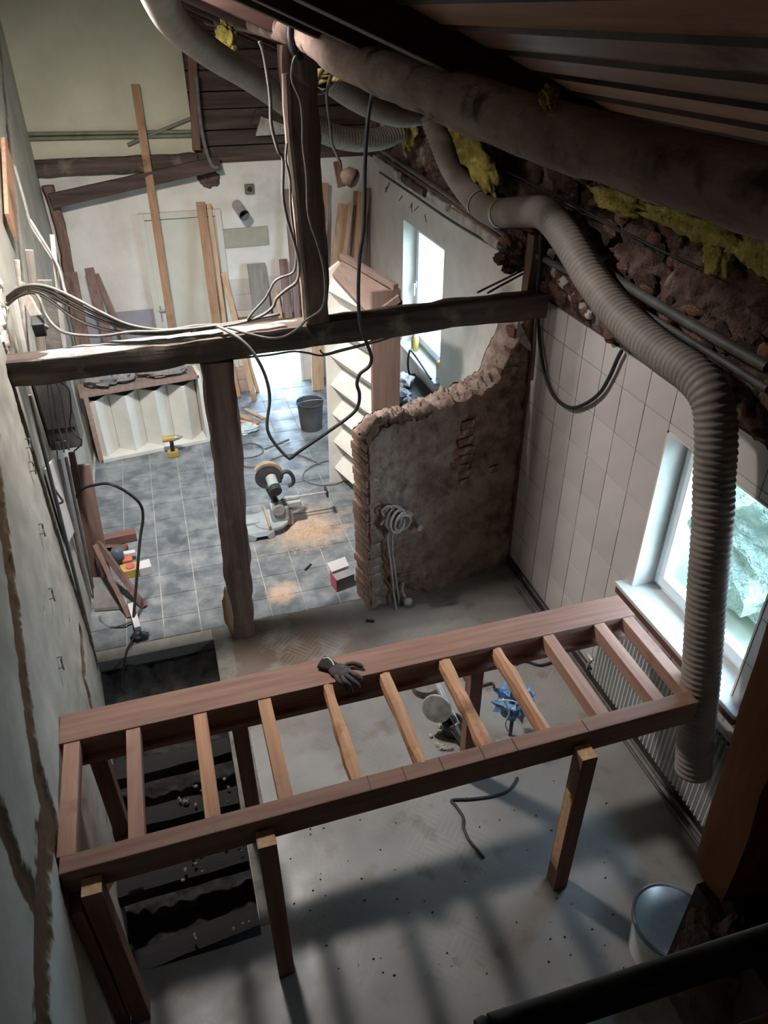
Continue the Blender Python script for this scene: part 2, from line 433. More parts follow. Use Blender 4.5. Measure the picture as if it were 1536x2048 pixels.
# ------------------------------------------------------------------ left wall
def xl(y): return -.69 - .052*y
GRO = [([(3.45, 2.45), (3.26, 2.30), (3.03, 2.12), (2.7, 1.91), (2.45, 1.72), (2.3, 1.59), (2.24, 1.30)], .055),
       ([(2.26, 1.40), (2.0, 1.44), (1.75, 1.43), (1.3, 1.44), (.8, 1.46)], .07), ([(1.78, 2.01), (1.74, 1.82), (1.74, 1.5)], .035),
       ([(4.60, 2.4), (4.585, 1.6), (4.60, .9), (4.59, .05)], .035), ([(4.3, .6), (3.9, .55), (3.75, .2)], .025), ([(2.24, 1.3), (2.12, 1.15), (2.12, .8)], .05)]
def segd(p, a, b):
    ax_, ay_ = a; bx, by = b; dx, dy = bx-ax_, by-ay_; L2 = dx*dx+dy*dy
    t = 0 if L2 == 0 else max(0, min(1, ((p[0]-ax_)*dx+(p[1]-ay_)*dy)/L2))
    return math.hypot(p[0]-ax_-t*dx, p[1]-ay_-t*dy)
def groove(y, z):
    n1 = noise.noise(V((y*9, z*9, 2)))*.6 + noise.noise(V((y*25, z*25, 7)))*.4
    best = 0
    for pl, w in GRO:
        for a, b in zip(pl, pl[1:]):
            if min(a[0], b[0])-.15 < y < max(a[0], b[0])+.15 and min(a[1], b[1])-.15 < z < max(a[1], b[1])+.15:
                d = segd((y, z), a, b); ww = w*1.35*(1+.8*n1)
                best = max(best, min(1, max(0, (ww+.03-d)/.03)))
    # small chips off the coat
    c = noise.noise(V((y*6+3, z*6, 11)))+.5*noise.noise(V((y*19, z*19, 5)))
    if c > .92: best = max(best, min(1, (c-.92)*9))
    return best
NY, NZ = 270, 200
EX = []
def lw(s, t):
    y = .7+(4.66-.7)*s; z = 3.0*t; g = groove(y, z); EX.append(min(1, g*2.2)); g = max(0, g-.45)/.55
    return V((xl(y) - .016*g - .006*g*noise.noise(V((y*30, z*30, 1))) + .010*noise.noise(V((y*1.3, z*1.3, 0))) + .004*noise.noise(V((y*8, z*8, 3))), y, z))
mb = MB(); mb.grid(lw, NY, NZ)
mb.add([(xl(.7), .7, 0), (xl(-1.3), -1.3, 0), (xl(-1.3), -1.3, 5.2), (xl(.7), .7, 5.2)], [(0, 1, 2, 3)])
mb.add([(xl(4.66), 4.66, 3.0), (xl(.7), .7, 3.0), (xl(.7), .7, 5.2), (xl(4.66), 4.66, 5.2)], [(0, 1, 2, 3)])
mb.add([(xl(4.66), 4.66, 0), (xl(4.66), 4.66, 5.2), (-1.4, 4.66, 5.2), (-1.4, 4.66, 0)], [(0, 1, 2, 3)])
mb.add([(xl(.7), .7, 0), (xl(4.66), 4.66, 0), (xl(4.66), 4.66, -.9), (xl(.7), .7, -.9)], [(0, 1, 2, 3)])
mb.bb(-1.6, -1.3, -1.45, 9.8, -1.0, 5.4)
wall_left = struct('wall_left', mb, m_leftwall, smooth=70)
at = wall_left.data.attributes.new('exposed', 'FLOAT', 'POINT')
at.data.foreach_set('value', EX + [0.]*(len(wall_left.data.vertices)-len(EX)))
def xf(y): return -.985 - .012*(y-4.66)
EX2 = []
def lf(s, t):
    y = 4.62+(9.45-4.62)*s; z = 5.2*t
    n1 = noise.noise(V((y*3, z*3, 4)))+.5*noise.noise(V((y*11, z*11, 5)))
    g = max(0, min(1, (.30 + .10*n1 - abs(y-5.05-.16*n1))/.03)) if z > 2.35 and z < 3.6 else 0
    g = max(g, max(0, min(1, (.06+.05*n1-abs((z-2.55)-(y-6.6)*.62))/.02)) if 5.9 < y < 9 else 0)
    EX2.append(g); return V((xf(y)-.018*g+.008*noise.noise(V((y*1.7, z*1.7, 9))), y, z))
mb = MB(); mb.grid(lf, 130, 110)
wall_left_far = struct('wall_left_far', mb, m_leftwall, smooth=70)
at = wall_left_far.data.attributes.new('exposed', 'FLOAT', 'POINT'); at.data.foreach_set('value', EX2)

# ------------------------------------------------------------------ right wall with two windows
W1 = (2.17, 3.17, 1.06, 2.20); W2 = (6.8, 8.05, .95, 2.32)
mb = MB(); X0, X1 = 2.668, 2.97
mb.bb(X0, X1, -1.3, W1[0], 0, 2.47); mb.bb(X0, X1, W1[1], 4.87, 0, 2.47); mb.bb(X0, X1, W1[0], W1[1], 0, W1[2]-.02); mb.bb(X0, X1, W1[0], W1[1], W1[3], 2.47); mb.bb(2.74, X1, -1.3, 4.9, 2.45, 3.7)
wall_right = struct('wall_right', mb, m_grout)
mb = MB(); F0 = 2.66
mb.bb(F0, X1, 4.87, W2[0], 0, 2.76); mb.bb(F0, X1, W2[1], 9.7, 0, 2.76); mb.bb(F0, X1, W2[0], W2[1], 0, W2[2]); mb.bb(F0, X1, W2[0], W2[1], W2[3], 2.76); mb.bb(2.74, X1, 4.85, 9.7, 2.7, 3.7)
struct('wall_right_far', mb, m_plaster)
cols = [4.862]+[4.67-.25*i for i in range(17)]; rows = [.08+.31*i for i in range(8)]+[2.468]
wmesh = {}
for i in range(len(cols)-1):
    ya, yb = cols[i+1], cols[i]
    for j in range(len(rows)-1):
        za, zb = rows[j], rows[j+1]
        inside = yb <= W1[1]+.01 and ya >= W1[0]-.01
        parts = [(za, zb)]
        if inside:
            parts = []
            if za < W1[2]: parts.append((za, min(zb, W1[2]-.02)))
            if zb > W1[3]: parts.append((max(za, W1[3]), zb))
        for a, c in parts:
            w = round(yb-ya-.006, 3); h = round(c-a-.006, 3)
            if h < .015: continue
            if (w, h) not in wmesh:
                b = MB(); b.box((0, 0, 0), (.010, w, h)); wmesh[(w, h)] = b.mesh('wall_tile', m_ceramic)
            R = Matrix.Rotation(rnd.uniform(-.006, .006), 4, 'Z') @ Matrix.Rotation(rnd.uniform(-.005, .005), 4, 'Y')
            instance(wmesh[(w, h)], 'wall_tile', wall_right, Matrix.Translation((2.664, (ya+yb)/2, (a+c)/2)) @ R)
# plastered reveal of the near window
mb = MB(); y0, y1, z0, z1 = W1
mb.bb(2.655, 2.96, y1-.012, y1, z0-.02, z1); mb.bb(2.655, 2.96, y0, y0+.012, z0-.02, z1); mb.bb(2.655, 2.96, y0, y1, z1-.012, z1)
mb.obj('window_reveal', m_plaster, wall_right)
def window(name, y0, y1, z0, z1, x, handle_y, mull=None, light=None):
    t = bpy.data.objects.new(name, None); link(t, None, V((x, (y0+y1)/2, z0))); t['kind'] = 'structure'
    def ring(n, ya, yb, za, zb, xa, xb, w):
        b = MB(); b.bb(xa, xb, ya, yb, za, za+w); b.bb(xa, xb, ya, yb, zb-w, zb); b.bb(xa, xb, ya, ya+w, za+w, zb-w); b.bb(xa, xb, yb-w, yb, za+w, zb-w)
        return b.obj(n, m_pvc, t, bevel=.006)
    ring('window_frame', y0, y1, z0, z1, x-.035, x+.035, .055)
    ring('casement', y0+.045, y1-.045, z0+.045, z1-.045, x-.06, x+.01, .075)
    b = MB(); b.bb(x-.02, x-.012, y0+.11, y1-.11, z0+.11, z1-.11); b.obj('pane', m_glass, t)
    b = MB(); zc = (z0+z1)/2; b.bb(x-.075, x-.06, handle_y-.014, handle_y+.014, zc-.04, zc+.04); b.beam((x-.09, handle_y, zc), (x-.09, handle_y, zc-.13), .02, .016, up=(1, 0, 0)); b.beam((x-.065, handle_y, zc), (x-.1, handle_y, zc), .018, .018)
    b.obj('window_handle', m_steelw, t, bevel=.003)
    return t
win1 = window('window_1', y0, y1, z0, z1, 2.85, y0+.09)
mb = MB(); mb.bb(2.575, 2.90, 2.04, 3.24, 1.028, 1.058); mb.obj('window_sill', m_steelw, win1, bevel=.006)
mb = MB(); mb.bb(2.585, 2.66, 2.05, 3.23, .975, 1.027); mb.obj('sill_apron', wood('sill_wood', (120, 78, 62), (88, 56, 46), 'y'), win1)
win2 = window('window_2', W2[0], W2[1], W2[2], W2[3], 2.86, W2[1]-.09)
mb = MB(); mb.bb(2.60, 2.90, W2[0]-.03, W2[1]+.03, W2[2]-.03, W2[2]+.004); mb.obj('window_sill', m_steelw, win2, bevel=.005)
mb = MB(); mb.bb(2.635, 2.668, -1.3, 4.86, 0, .075); struct('baseboard_right', mb, mat('dirty_dark_skirting', (70, 60, 54), (48, 42, 38), scale=10, rough=.8), bevel=.004)

# rubble above the tiles and the far plaster
def upper(ya, yb, za, zb, ny, nz, amp, base):
    def f(s, t):
        y = ya+(yb-ya)*s; z = za+(zb-za)*t
        e = min(1, t*8)
        return V((base - e*amp*(.55+noise.fractal(V((y*5, z*6, base)), 1, 2, 4)) - .03*e*noise.noise(V((y*16, z*16, 3))), y, z))
    b = MB(); b.grid(f, ny, nz); return b
mb = upper(-1.3, 4.9, 2.455, 3.62, 260, 70, .07, 2.675)
mb.obj('masonry_infill', m_rubble, wall_right, smooth=55)
mb = upper(4.86, 9.7, 2.745, 3.62, 180, 50, .06, 2.67)
mb.obj('masonry_infill', m_rubble, bpy.data.objects['wall_right_far'], smooth=55)
smesh = []
for i in range(7):
    b = MB(); b.lump((0, 0, 0), (1, 1, 1), i+3, .42, 1.7, 9, 6); me = b.mesh('stone', m_brick if i % 3 else m_rubble, 35); smesh.append(me)
for i in range(250):
    y = rnd.uniform(1.3, 4.85); z = 2.52 + 0.92*rnd.random()**1.0
    if 2.95 < z < 3.06: continue
    sz = (rnd.uniform(.05, .08), rnd.uniform(.07, .19), rnd.uniform(.05, .10))
    M = Matrix.Translation((2.622, y, z)) @ Matrix.Rotation(rnd.uniform(-.5, .5), 4, 'X') @ Matrix.Diagonal((*sz, 1))
    instance(rnd.choice(smesh), 'stone', wall_right, M)
wrf = bpy.data.objects['wall_right_far']
for i in range(46):
    y = rnd.uniform(5.0, 9.2); z = rnd.uniform(2.8, 3.3)
    M = Matrix.Translation((2.63, y, z)) @ Matrix.Rotation(rnd.uniform(-.5, .5), 4, 'X') @ Matrix.Diagonal((.06, rnd.uniform(.08, .2), rnd.uniform(.05, .09), 1))
    instance(rnd.choice(smesh), 'stone', wrf, M)

# ------------------------------------------------------------------ back wall
YB = 9.4
HX0, HX1, HZ = .98, 1.70, .92
mb = MB()
mb.bb(-1.4, HX0, YB, YB+.28, 0, 2.76); mb.bb(HX1, 2.97, YB, YB+.28, 0, 2.76); mb.bb(HX0, HX1, YB, YB+.28, HZ, 2.76)
wall_back = struct('wall_back', mb, m_plaster)
mb = MB(); mb.bb(-1.4, .64, YB+.001, YB+.28, 2.76, 5.2)
struct('wall_back_upper', mb, m_cream)
wa = bpy.data.objects.new('wall_attic', None); link(wa, None, V((1.7, YB, 2.76))); wa['kind'] = 'structure'
z = 2.74; i = 0
m_attic = mat('grey_brown_attic_board', (92, 74, 66), (58, 46, 42), scale=14, stretch=(.08, 1, 1), rough=.85, bump=.3, vary=.22)
while z < 4.6:
    h = (.19, .16, .21, .17, .2)[i % 5]; mb = MB()
    mb.beam((.64, YB+.06+.012*(i % 3), z+h/2), (2.9, YB+.06+.008*((i+1) % 3), z+h/2), .05, h-.012, seg=4)
    mb.obj('attic_board', m_attic, wa, bevel=.004); z += h; i += 1
mb = MB(); mb.bb(.60, 2.97, YB+.12, YB+.28, 2.70, 5.2); mb.obj('attic_backing', m_dark, wa)
# door frame of the low hatch
mb = MB(); mb.bb(HX0, HX0+.035, YB-.01, YB+.26, 0, HZ); mb.bb(HX1-.035, HX1, YB-.01, YB+.26, 0, HZ); mb.bb(HX0, HX1, YB-.01, YB+.26, HZ-.035, HZ)
struct('door_2', mb, m_pvc)
mb = MB(); mb.bb(-1.4, 2.97, -1.45, -1.25, 0, 5.3); struct('wall_near', mb, m_cream)
mb = MB(); mb.bb(-1.4, 2.6, -1.3, .10, 2.62, 2.74); mb.bb(.77, 2.6, .10, .56, 2.5, 2.86); struct('floor_loft', mb, m_dark)
m_lawn = mat('garden_ground', (142, 150, 128), (112, 124, 98), scale=1.5, rough=.95, bump=.5, world=True, c3=(170, 166, 154), s3=.6)
mb = MB(); mb.bb(3.0, 18, -12, 24, -.25, -.12); mb.bb(-14, 3.0, 9.85, 24, -.25, -.12); struct('floor_garden', mb, m_lawn)

# ------------------------------------------------------------------ roof
def slab(b, x0, x1, y0, y1, up, th):
    vs = []
    for dz in (up, up+th):
        for x, y in ((x0, y0), (x1, y0), (x1, y1), (x0, y1)): vs.append((x, y, roof_z(x)+dz))
    b.add(vs, [(0, 3, 2, 1), (4, 5, 6, 7), (0, 1, 5, 4), (1, 2, 6, 5), (2, 3, 7, 6), (3, 0, 4, 7)])
mb = MB()
slab(mb, -1.4, SKY[0], -1.45, 9.8, .02, .12); slab(mb, SKY[1], 3.05, -1.45, 9.8, .02, .12)
slab(mb, SKY[0], SKY[1], -1.45, SKY[2], .02, .12); slab(mb, SKY[0], SKY[1], SKY[3], 9.8, .02, .12)
ceiling = struct('ceiling', mb, m_dark)
mb = MB()
for xa, xb, ya, yb in ((SKY[0], SKY[1], SKY[2], SKY[2]+.05), (SKY[0], SKY[1], SKY[3]-.05, SKY[3]), (SKY[0], SKY[0]+.05, SKY[2], SKY[3]), (SKY[1]-.05, SKY[1], SKY[2], SKY[3])): slab(mb, xa, xb, ya, yb, .0, .16)
w3 = struct('window_3', mb, m_pvc)
mb = MB(); slab(mb, SKY[0]+.05, SKY[1]-.05, SKY[2]+.05, SKY[3]-.05, .09, .006); mb.obj('pane', m_glass, w3)
for i in range(9):
    x = .46+.145*i; mb = MB(); x2 = x+.131
    za, zb = roof_z(x)-.004, roof_z(x2)-.012
    mb.add([(x, -1.2, za), (x2, -1.2, zb), (x2, 2.35, zb), (x, 2.35, za), (x, -1.2, za+.016), (x2, -1.2, zb+.016), (x2, 2.35, zb+.016), (x, 2.35, za+.016)],
           [(0, 3, 2, 1), (4, 5, 6, 7), (0, 1, 5, 4), (1, 2, 6, 5), (2, 3, 7, 6), (3, 0, 4, 7)])
    mb.obj('cladding_board', m_clad, ceiling, bevel=.003)
    mb = MB(); xs = x-.007; mb.beam((xs, -1.2, roof_z(xs)-.013), (xs, 2.34, roof_z(xs)-.013), .013, .016); mb.obj('joint_shade_strip', m_dark, ceiling)  # dark strip added in place of the shaded gap between cladding boards
for i, (y, w, dep) in enumerate(((2.40, .10, .11), (2.56, .09, .085), (2.86, .06, .06), (3.35, .10, .09), (4.0, .10, .08), (5.2, .10, .08), (6.3, .1, .08), (7.4, .1, .08), (8.5, .1, .08))):
    mb = MB(); mb.beam((-1.0, y, roof_z(-1.0)-dep/2), (2.62, y, roof_z(2.62)-dep/2), w, dep, up=(0, 0, 1))
    mb.obj('rafter', m_dark, ceiling, bevel=.006)

# ------------------------------------------------------------------ timber partition: beam, posts, purlin
m_oak_x = mat('old_oak_x', (94, 80, 72), (56, 47, 43), scale=13, stretch=(.07, 1, 1), rough=.85, bump=.5, bdist=.008, c3=(126, 112, 102), s3=5, lo3=.55, hi3=.72)
m_oak_z = mat('old_oak_z', (134, 106, 93), (84, 65, 58), scale=13, stretch=(1, 1, .07), rough=.85, bump=.5, bdist=.008, c3=(124, 106, 96), s3=5, lo3=.58, hi3=.74)
m_dust = mat('plaster_dust', (150, 148, 146), (112, 108, 105), scale=11, rough=.97, bump=.4)
bA = V((-.98, 4.66, 2.41)); bB = V((2.58, 4.66, 2.475))
mb = MB(); mb.beam(bA, bB, .19, .165, seg=40, jit=.014, seed=3, wob=.02)
beam = thing('timber_beam', 'dark hewn oak beam crossing the room on a single post', 'beam', bA)
mb.obj('beam', m_oak_x, beam, smooth=35)
# dust lying along the left half of the top
def dst(s, t):
    x = -.9+2.0*s; y = 4.585+.145*t; e = min(1, 5*s, 5*(1-s), 4*t, 4*(1-t))
    z0 = bA.z+(bB.z-bA.z)*(x-bA.x)/(bB.x-bA.x)+.0825
    return V((x, y, z0-.016+e*.024+e*.012*noise.noise(V((x*9, y*14, 2)))))
mb = MB(); mb.grid(dst, 80, 8); tag(mb.obj('dust_layer', m_dust, beam, smooth=180), kind='stuff')
mb = MB(); mb.beam((.205, 4.66, 0), (.27, 4.66, 2.345), .20, .19, up=(0, 1, 0), seg=36, jit=.02, w1=.215, h1=.2, seed=9, wob=.035)
post = thing('timber_post', 'crooked dark oak post standing under the cross beam', 'post', (.205, 4.66, 0))
mb.obj('post', m_oak_z, post, smooth=35)
mb = MB(); mb.lump((.105, 4.575, .30), (.07, .05, .42), 4, .35, 1.8, 12, 12)
o = mb.obj('bare_patch', wood('split_sapwood', (176, 142, 112), (138, 106, 84), 'z'), post, smooth=60); o['label'] = 'pale split sapwood near the foot'
post2 = thing('timber_post', 'slim oak post rising from the beam up to the roof log', 'post', (.94, 4.66, 2.53))
mb = MB(); mb.beam((.955, 4.66, 2.525), (.93, 4.66, 4.05), .15, .17, up=(0, 1, 0), seg=24, jit=.014, w1=.2, seed=21, wob=.02)
mb.obj('post', m_oak_z, post2, smooth=35)
mb = MB(); mb.beam((.865, 4.59, 2.56), (.83, 4.585, 3.92), .045, .05, up=(0, 1, 0), seg=18, jit=.006, seed=2, wob=.02)
o = mb.obj('batten', wood('pale_batten', (168, 148, 136), (136, 116, 106), 'z'), post2); o['label'] = 'pale weathered batten nailed to the side'
m_log = mat('barked_log', (160, 136, 124), (112, 92, 84), scale=7, stretch=(1, .4, 1), rough=.9, bump=.6, bscale=15, bdist=.02, c3=(56, 42, 38), s3=7, lo3=.55, hi3=.7)
lp = smooth_path([(.95, -1.2, 3.955), (.95, .6, 3.955), (.95, 1.76, 3.96), (.95, 2.43, 3.98), (.95, 3.64, 4.02), (.95, 4.45, 4.085), (.95, 5.5, 4.115), (.95, 7.2, 4.13), (.95, 9.38, 4.12)], 14)
def lrad(i, m): k = i/m; return (.066 + .016*min(1, max(0, (k-.22)/.22))) - .045*max(0, (k-.5))*1.2
mb = MB(); mb.tube(lp, .09, 14, True, lrad)
for q in range(len(mb.v)):
    p = mb.v[q]; n = noise.fractal(V((p.x*6, p.y*3, p.z*6)), 1, 2, 4); mb.v[q] = p + (p-V((.95, p.y, 4.03)))*n*.11
tag(mb.obj('roof_log', m_log, None, smooth=70), 'long barked log purlin running under the roof boards', 'log')
mb = MB(); mb.tube(smooth_path([(.872, 4.52, 4.14), (.862, 4.5, 4.08), (.875, 4.49, 4.03), (.91, 4.5, 3.99)], 5), .022, 7)
tag(mb.obj('strap', m_black, None, smooth=60), 'black strap slung around the log above the slim post', 'strap')
mb = MB(); mb.beam((2.555, 4.80, 2.40), (2.56, 4.80, 2.92), .11, .12, up=(0, 1, 0), seg=10, jit=.012, seed=31)
tag(mb.obj('timber_stub', m_oak_z, None, smooth=35), 'short dark timber stub carrying the right end of the beam', 'post')

# ------------------------------------------------------------------ broken partition wall
SA = V((1.275, 4.585, 0)); SB = V((2.66, 4.865, 0)); SD = (SB-SA); SL = SD.length; SD.normalize(); SN = V((SD.y, -SD.x, 0))  # SN faces the camera
TOP = [(0, 1.58), (.06, 1.64), (.16, 1.70), (.45, 1.70), (.8, 1.74), (1.0, 1.79), (1.12, 1.86), (1.2, 2.02), (1.28, 2.22), (1.34, 2.36), (1.42, 2.40)]
def top(s):
    for (a, za), (b, zb) in zip(TOP, TOP[1:]):
        if a <= s <= b: return za+(zb-za)*(s-a)/(b-a)
    return TOP[-1][1]
SH = {'t': .27}
def swall(s, t):
    q = s*SL; zt = top(q) + .035*noise.noise(V((q*14, 2, 0))) + .02*noise.noise(V((q*37, 5, 0)))
    z = t*zt; p = SA+SD*q; p.z = z
    n = noise.fractal(V((q*8, z*9, 1)), .8, 2, 6)*.030 + noise.noise(V((q*3, z*3, 7)))*.02
    if .80 < q < .92 and .95 < z < 1.6: n -= .025
    return p + SN*n
NS, NT = 110, 130
mb = MB(); mb.grid(swall, NS, NT)
back = len(mb.v)
for j in range(NT+1):
    for i in range(NS+1):
        p = mb.v[j*(NS+1)+i]; b = p - SN*SH['t']; b = b + SN*0; mb.v.append(b)
w = NS+1
for j in range(NT):
    for i in range(NS): mb.f.append((back+j*w+i, back+(j+1)*w+i, back+(j+1)*w+i+1, back+j*w+i+1))
    mb.f.append((j*w, (j+1)*w, back+(j+1)*w, back+j*w)); mb.f.append((j*w+NS, back+j*w+NS, back+(j+1)*w+NS, (j+1)*w+NS))
# crumbling crown
cr = MB(); cw = 160
def crown_f(s_, t_):
    i = s_*NS; a0 = int(min(NS-1, i)); fr_ = i-a0
    a = mb.v[NT*w+a0].lerp(mb.v[NT*w+a0+1], fr_); b = mb.v[back+NT*w+a0].lerp(mb.v[back+NT*w+a0+1], fr_)
    p = a.lerp(b, t_); e = min(1, t_*5, (1-t_)*5)
    return p + V((0, 0, -.012 + e*(.03+.05*noise.fractal(V((p.x*15, p.y*15, 3)), .8, 2, 4)))) + SN*.02*(1-2*t_)*noise.noise(V((p.x*22, p.z*22, 6)))
cr.grid(crown_f, cw, 16)
m_stub = mat('scraped_rubble_wall', (150, 127, 112), (102, 82, 72), scale=5, rough=.98, bump=1., bscale=20, bdist=.03, c3=(164, 144, 128), s3=2.6, lo3=.5, hi3=.68, spec=.1)
stub = struct('wall_partition', mb, m_stub, smooth=50)
cr.obj('broken_crown', mat('crumbled_mortar', (166, 148, 138), (120, 102, 94), scale=12, rough=.98, bump=1., bscale=24, bdist=.02, spec=.1), stub, smooth=45)
bm_ = MB(); bm_.box((0, 0, 0), (.11, .25, .062)); brick_me = bm_.mesh('brick', mat('mortar_smeared_brick', (150, 124, 110), (116, 90, 80), scale=9, rough=.97, bump=.7, bscale=26, c3=(170, 156, 146), s3=6, lo3=.5, hi3=.64, vary=.12, spec=.1))
rot = math.atan2(SD.y, SD.x)
for i in range(21):
    z = .04+.0755*i
    p = SA + SD*(.042+rnd.uniform(-.014, .008)) - SN*(.135+rnd.uniform(-.01, .01)); p.z = z
    instance(brick_me, 'brick', stub, Matrix.Translation(p) @ Matrix.Rotation(rot+rnd.uniform(-.07, .07), 4, 'Z') @ Matrix.Rotation(rnd.uniform(-.04, .04), 4, 'X'))
b2 = MB(); b2.box((0, 0, 0), (.20, .10, .062)); brick_me2 = b2.mesh('brick', m_brick)
for q, z in [(.84, 1.0), (.86, 1.08), (.82, 1.15), (.85, 1.23), (.83, 1.31), (.87, 1.39), (.84, 1.46), (.9, 1.54), (1.05, 1.2), (1.12, 1.05), (.3, .25), (.5, .2), (.62, .35), (1.2, 1.75), (1.25, 1.9), (1.22, 1.5), (1.3, 2.05), (1.31, 2.2)]:
    p = SA + SD*(q+rnd.uniform(-.03, .03)) - SN*(.052+rnd.uniform(-.006, .01)); p.z = z
    instance(brick_me2, 'brick', stub, Matrix.Translation(p) @ Matrix.Rotation(rot+rnd.uniform(-.06, .06), 4, 'Z') @ Matrix.Rotation(rnd.uniform(-.08, .08), 4, 'Y'))
for i in range(22):
    c = ay(rnd.uniform(1000, 1062), rnd.uniform(470, 535), 4.9)
    instance(rnd.choice(smesh), 'stone', stub, Matrix.Translation(c) @ Matrix.Rotation(rnd.uniform(0, 3), 4, 'X') @ Matrix.Diagonal((rnd.uniform(.08, .16), rnd.uniform(.08, .14), rnd.uniform(.05, .1), 1)))
mb = MB(); mb.prism([ay(1036, 638, 4.84), ay(1062, 690, 4.84), ay(1062, 704, 4.84), ay(1032, 678, 4.84)], (0, .03, 0)); mb.obj('plaster_patch', m_lime, stub)
mb = MB(); mb.tube([(2.648, 4.852, .05), (2.648, 4.852, 2.47)], .010, 6); mb.obj('corner_bead', mat('red_brown_bead', (112, 66, 58), rough=.7), stub)

# ------------------------------------------------------------------ timber frame across the room
m_frx = wood('frame_wood', (152, 116, 100), (124, 90, 76), 'x', rough=.7, vary=.05)
m_fry = wood('joist_pale', (194, 148, 112), (158, 112, 82), 'y', rough=.7, c3=(118, 76, 52), vary=.14)
m_frz = wood('frame_wood', (140, 102, 86), (110, 78, 66), 'z', rough=.7, vary=.08)
m_end = mat('fresh_end_grain', (206, 168, 130), (180, 140, 104), scale=30, rough=.8)
fr = thing('joist_frame', 'raised timber frame of joists crossing the room on legs', 'frame', (-.7, 2.06, 0))
mb = MB(); mb.bb(-.835, 2.385, 2.755, 2.945, 1.185, 1.225); mb.obj('wide_board', m_frx, fr, bevel=.004)
mb = MB(); mb.bb(-.80, 2.38, 2.765, 2.805, 1.06, 1.184); mb.obj('bearer', m_frx, fr, bevel=.003)
mb = MB(); mb.bb(-.80, 2.38, 2.735, 2.765, 1.055, 1.09); mb.obj('ledger_strip', m_frx, fr, bevel=.003)
mb = MB(); mb.beam((-.80, 2.095, 1.142), (2.33, 2.115, 1.142), .085, .155); mb.obj('edge_beam', m_frx, fr, bevel=.005)
mark = MB()
for u, v in ((430, 1661), (742, 1577), (810, 1551), (885, 1532), (965, 1506), (1030, 1489), (1178, 1462)):
    mark = MB(); p = az(u, v, 1.2205); mark.beam((p.x, 2.062, 1.2202), (p.x, 2.145, 1.2202), .003, .001); mark.obj('pencil_mark', m_black, fr)
JX = [-.81, -.52, -.19, .14, .48, .80, 1.14, 1.46, 1.78, 2.11, 2.30]
m_j = [m_frz, wood('joist_rose', (172, 134, 116), (144, 106, 90), 'y', c3=(120, 80, 64)), m_fry]
for i, x in enumerate(JX):
    h = .075 if i < 4 else .085
    mb = MB(); rough_j = i in (4, 5, 6, 7)
    mb.beam((x+.035, 2.135, 1.218-h/2), (x+.035, 2.768, 1.218-h/2), .068 if i else .075, h, seg=14 if rough_j else 1, jit=.011 if rough_j else 0, seed=i*3)
    mb.obj('joist', m_j[1] if i in (0, 1, 9, 10, 8) else m_fry, fr, bevel=0 if rough_j else .003)
mb = MB(); mb.bb(1.20, 1.80, 2.795, 2.80, 1.10, 1.16); mb.bb(1.86, 2.28, 2.735, 2.738, 1.06, 1.085); 
def leg(x, y, w, d, zt, zb=0., nm='leg'):
    b = MB(); b.beam((x, y, zb), (x, y, zt), w, d, up=(0, 1, 0)); o = b.obj(nm, m_frz, fr, bevel=.004)
    e = MB(); e.bb(x-w/2+.002, x+w/2-.002, y-d/2+.002, y+d/2-.002, zt-.001, zt+.004); e.obj('cut_end', m_end, o)
leg(-.68, 2.005, .085, .085, 1.155); leg(.055, 2.005, .085, .085, 1.155); leg(1.645, 2.005, .085, .09, 1.155)
leg(.03, 2.845, .085, .08, 1.18); leg(1.42, 2.845, .08, .08, 1.18); leg(-.70, 2.845, .085, .08, 1.18)
mb = MB(); mb.beam((-.765, 2.03, 0), (-.765, 2.03, 1.06), .06, .14, up=(0, 1, 0)); mb.obj('wall_stud', m_frz, fr, bevel=.004)
mb = MB(); mb.beam((-.70, 2.09, .98), (-.70, 2.80, .25), .05, .10); mb.obj('brace', m_frz, fr, bevel=.004)
mb = MB(); mb.beam((1.602, 2.0, .20), (1.602, 2.0, .85), .012, .07, up=(0, 1, 0)); o = mb.obj('packing_strip', m_end, fr)

# ------------------------------------------------------------------ ducts, pipes, insulation under the roof
def PX(axis, val, pts):
    f = {'x': ax, 'y': ay, 'z': az}[axis]
    out = []
    for p in pts: out.append(f(p[0], p[1], p[2] if len(p) > 2 else val))
    return out
m_duct = mat('grey_flexible_duct', (146, 136, 129), (128, 119, 113), scale=5, rough=.55)
def duct(name, label, pts, r, pitch=.034, cap=True):
    sp = smooth_path(pts, 24); tot = sum((b-a).length for a, b in zip(sp, sp[1:])); n = int(tot/pitch*4)
    # even spacing along the path
    acc = [0]; 
    for a, b in zip(sp, sp[1:]): acc.append(acc[-1]+(b-a).length)
    even = []; j = 0
    for i in range(n+1):
        d = tot*i/n
        while j < len(acc)-2 and acc[j+1] < d: j += 1
        even.append(sp[j].lerp(sp[j+1], (d-acc[j])/max(1e-9, acc[j+1]-acc[j])))
    t = thing(name, label, 'duct', even[-1])
    b = MB(); b.tube(even, r, 20, False, lambda i, m: r*(.945, 1., 1.02, .985)[i % 4]); hz_ = b.obj('ribbed_hose', m_duct, t, smooth=80)
    b = MB(); b.tube(even, r*.90, 14, False); b.obj('inner_sleeve', m_black, t)
    return hz_, even
HOSE = PX('x', 2.42, [(862, 225, 2.30), (880, 275, 2.36), (905, 335), (945, 392), (985, 424), (1035, 424), (1090, 428), (1135, 478), (1188, 565), (1250, 640), (1325, 705), (1390, 752), (1424, 800), (1432, 880), (1428, 960), (1425, 1050), (1413, 1200), (1402, 1350), (1393, 1450), (1386, 1545)])
hose, hp = duct('flexible_duct', 'long grey ribbed duct hose hanging down in front of the window', HOSE, .098)
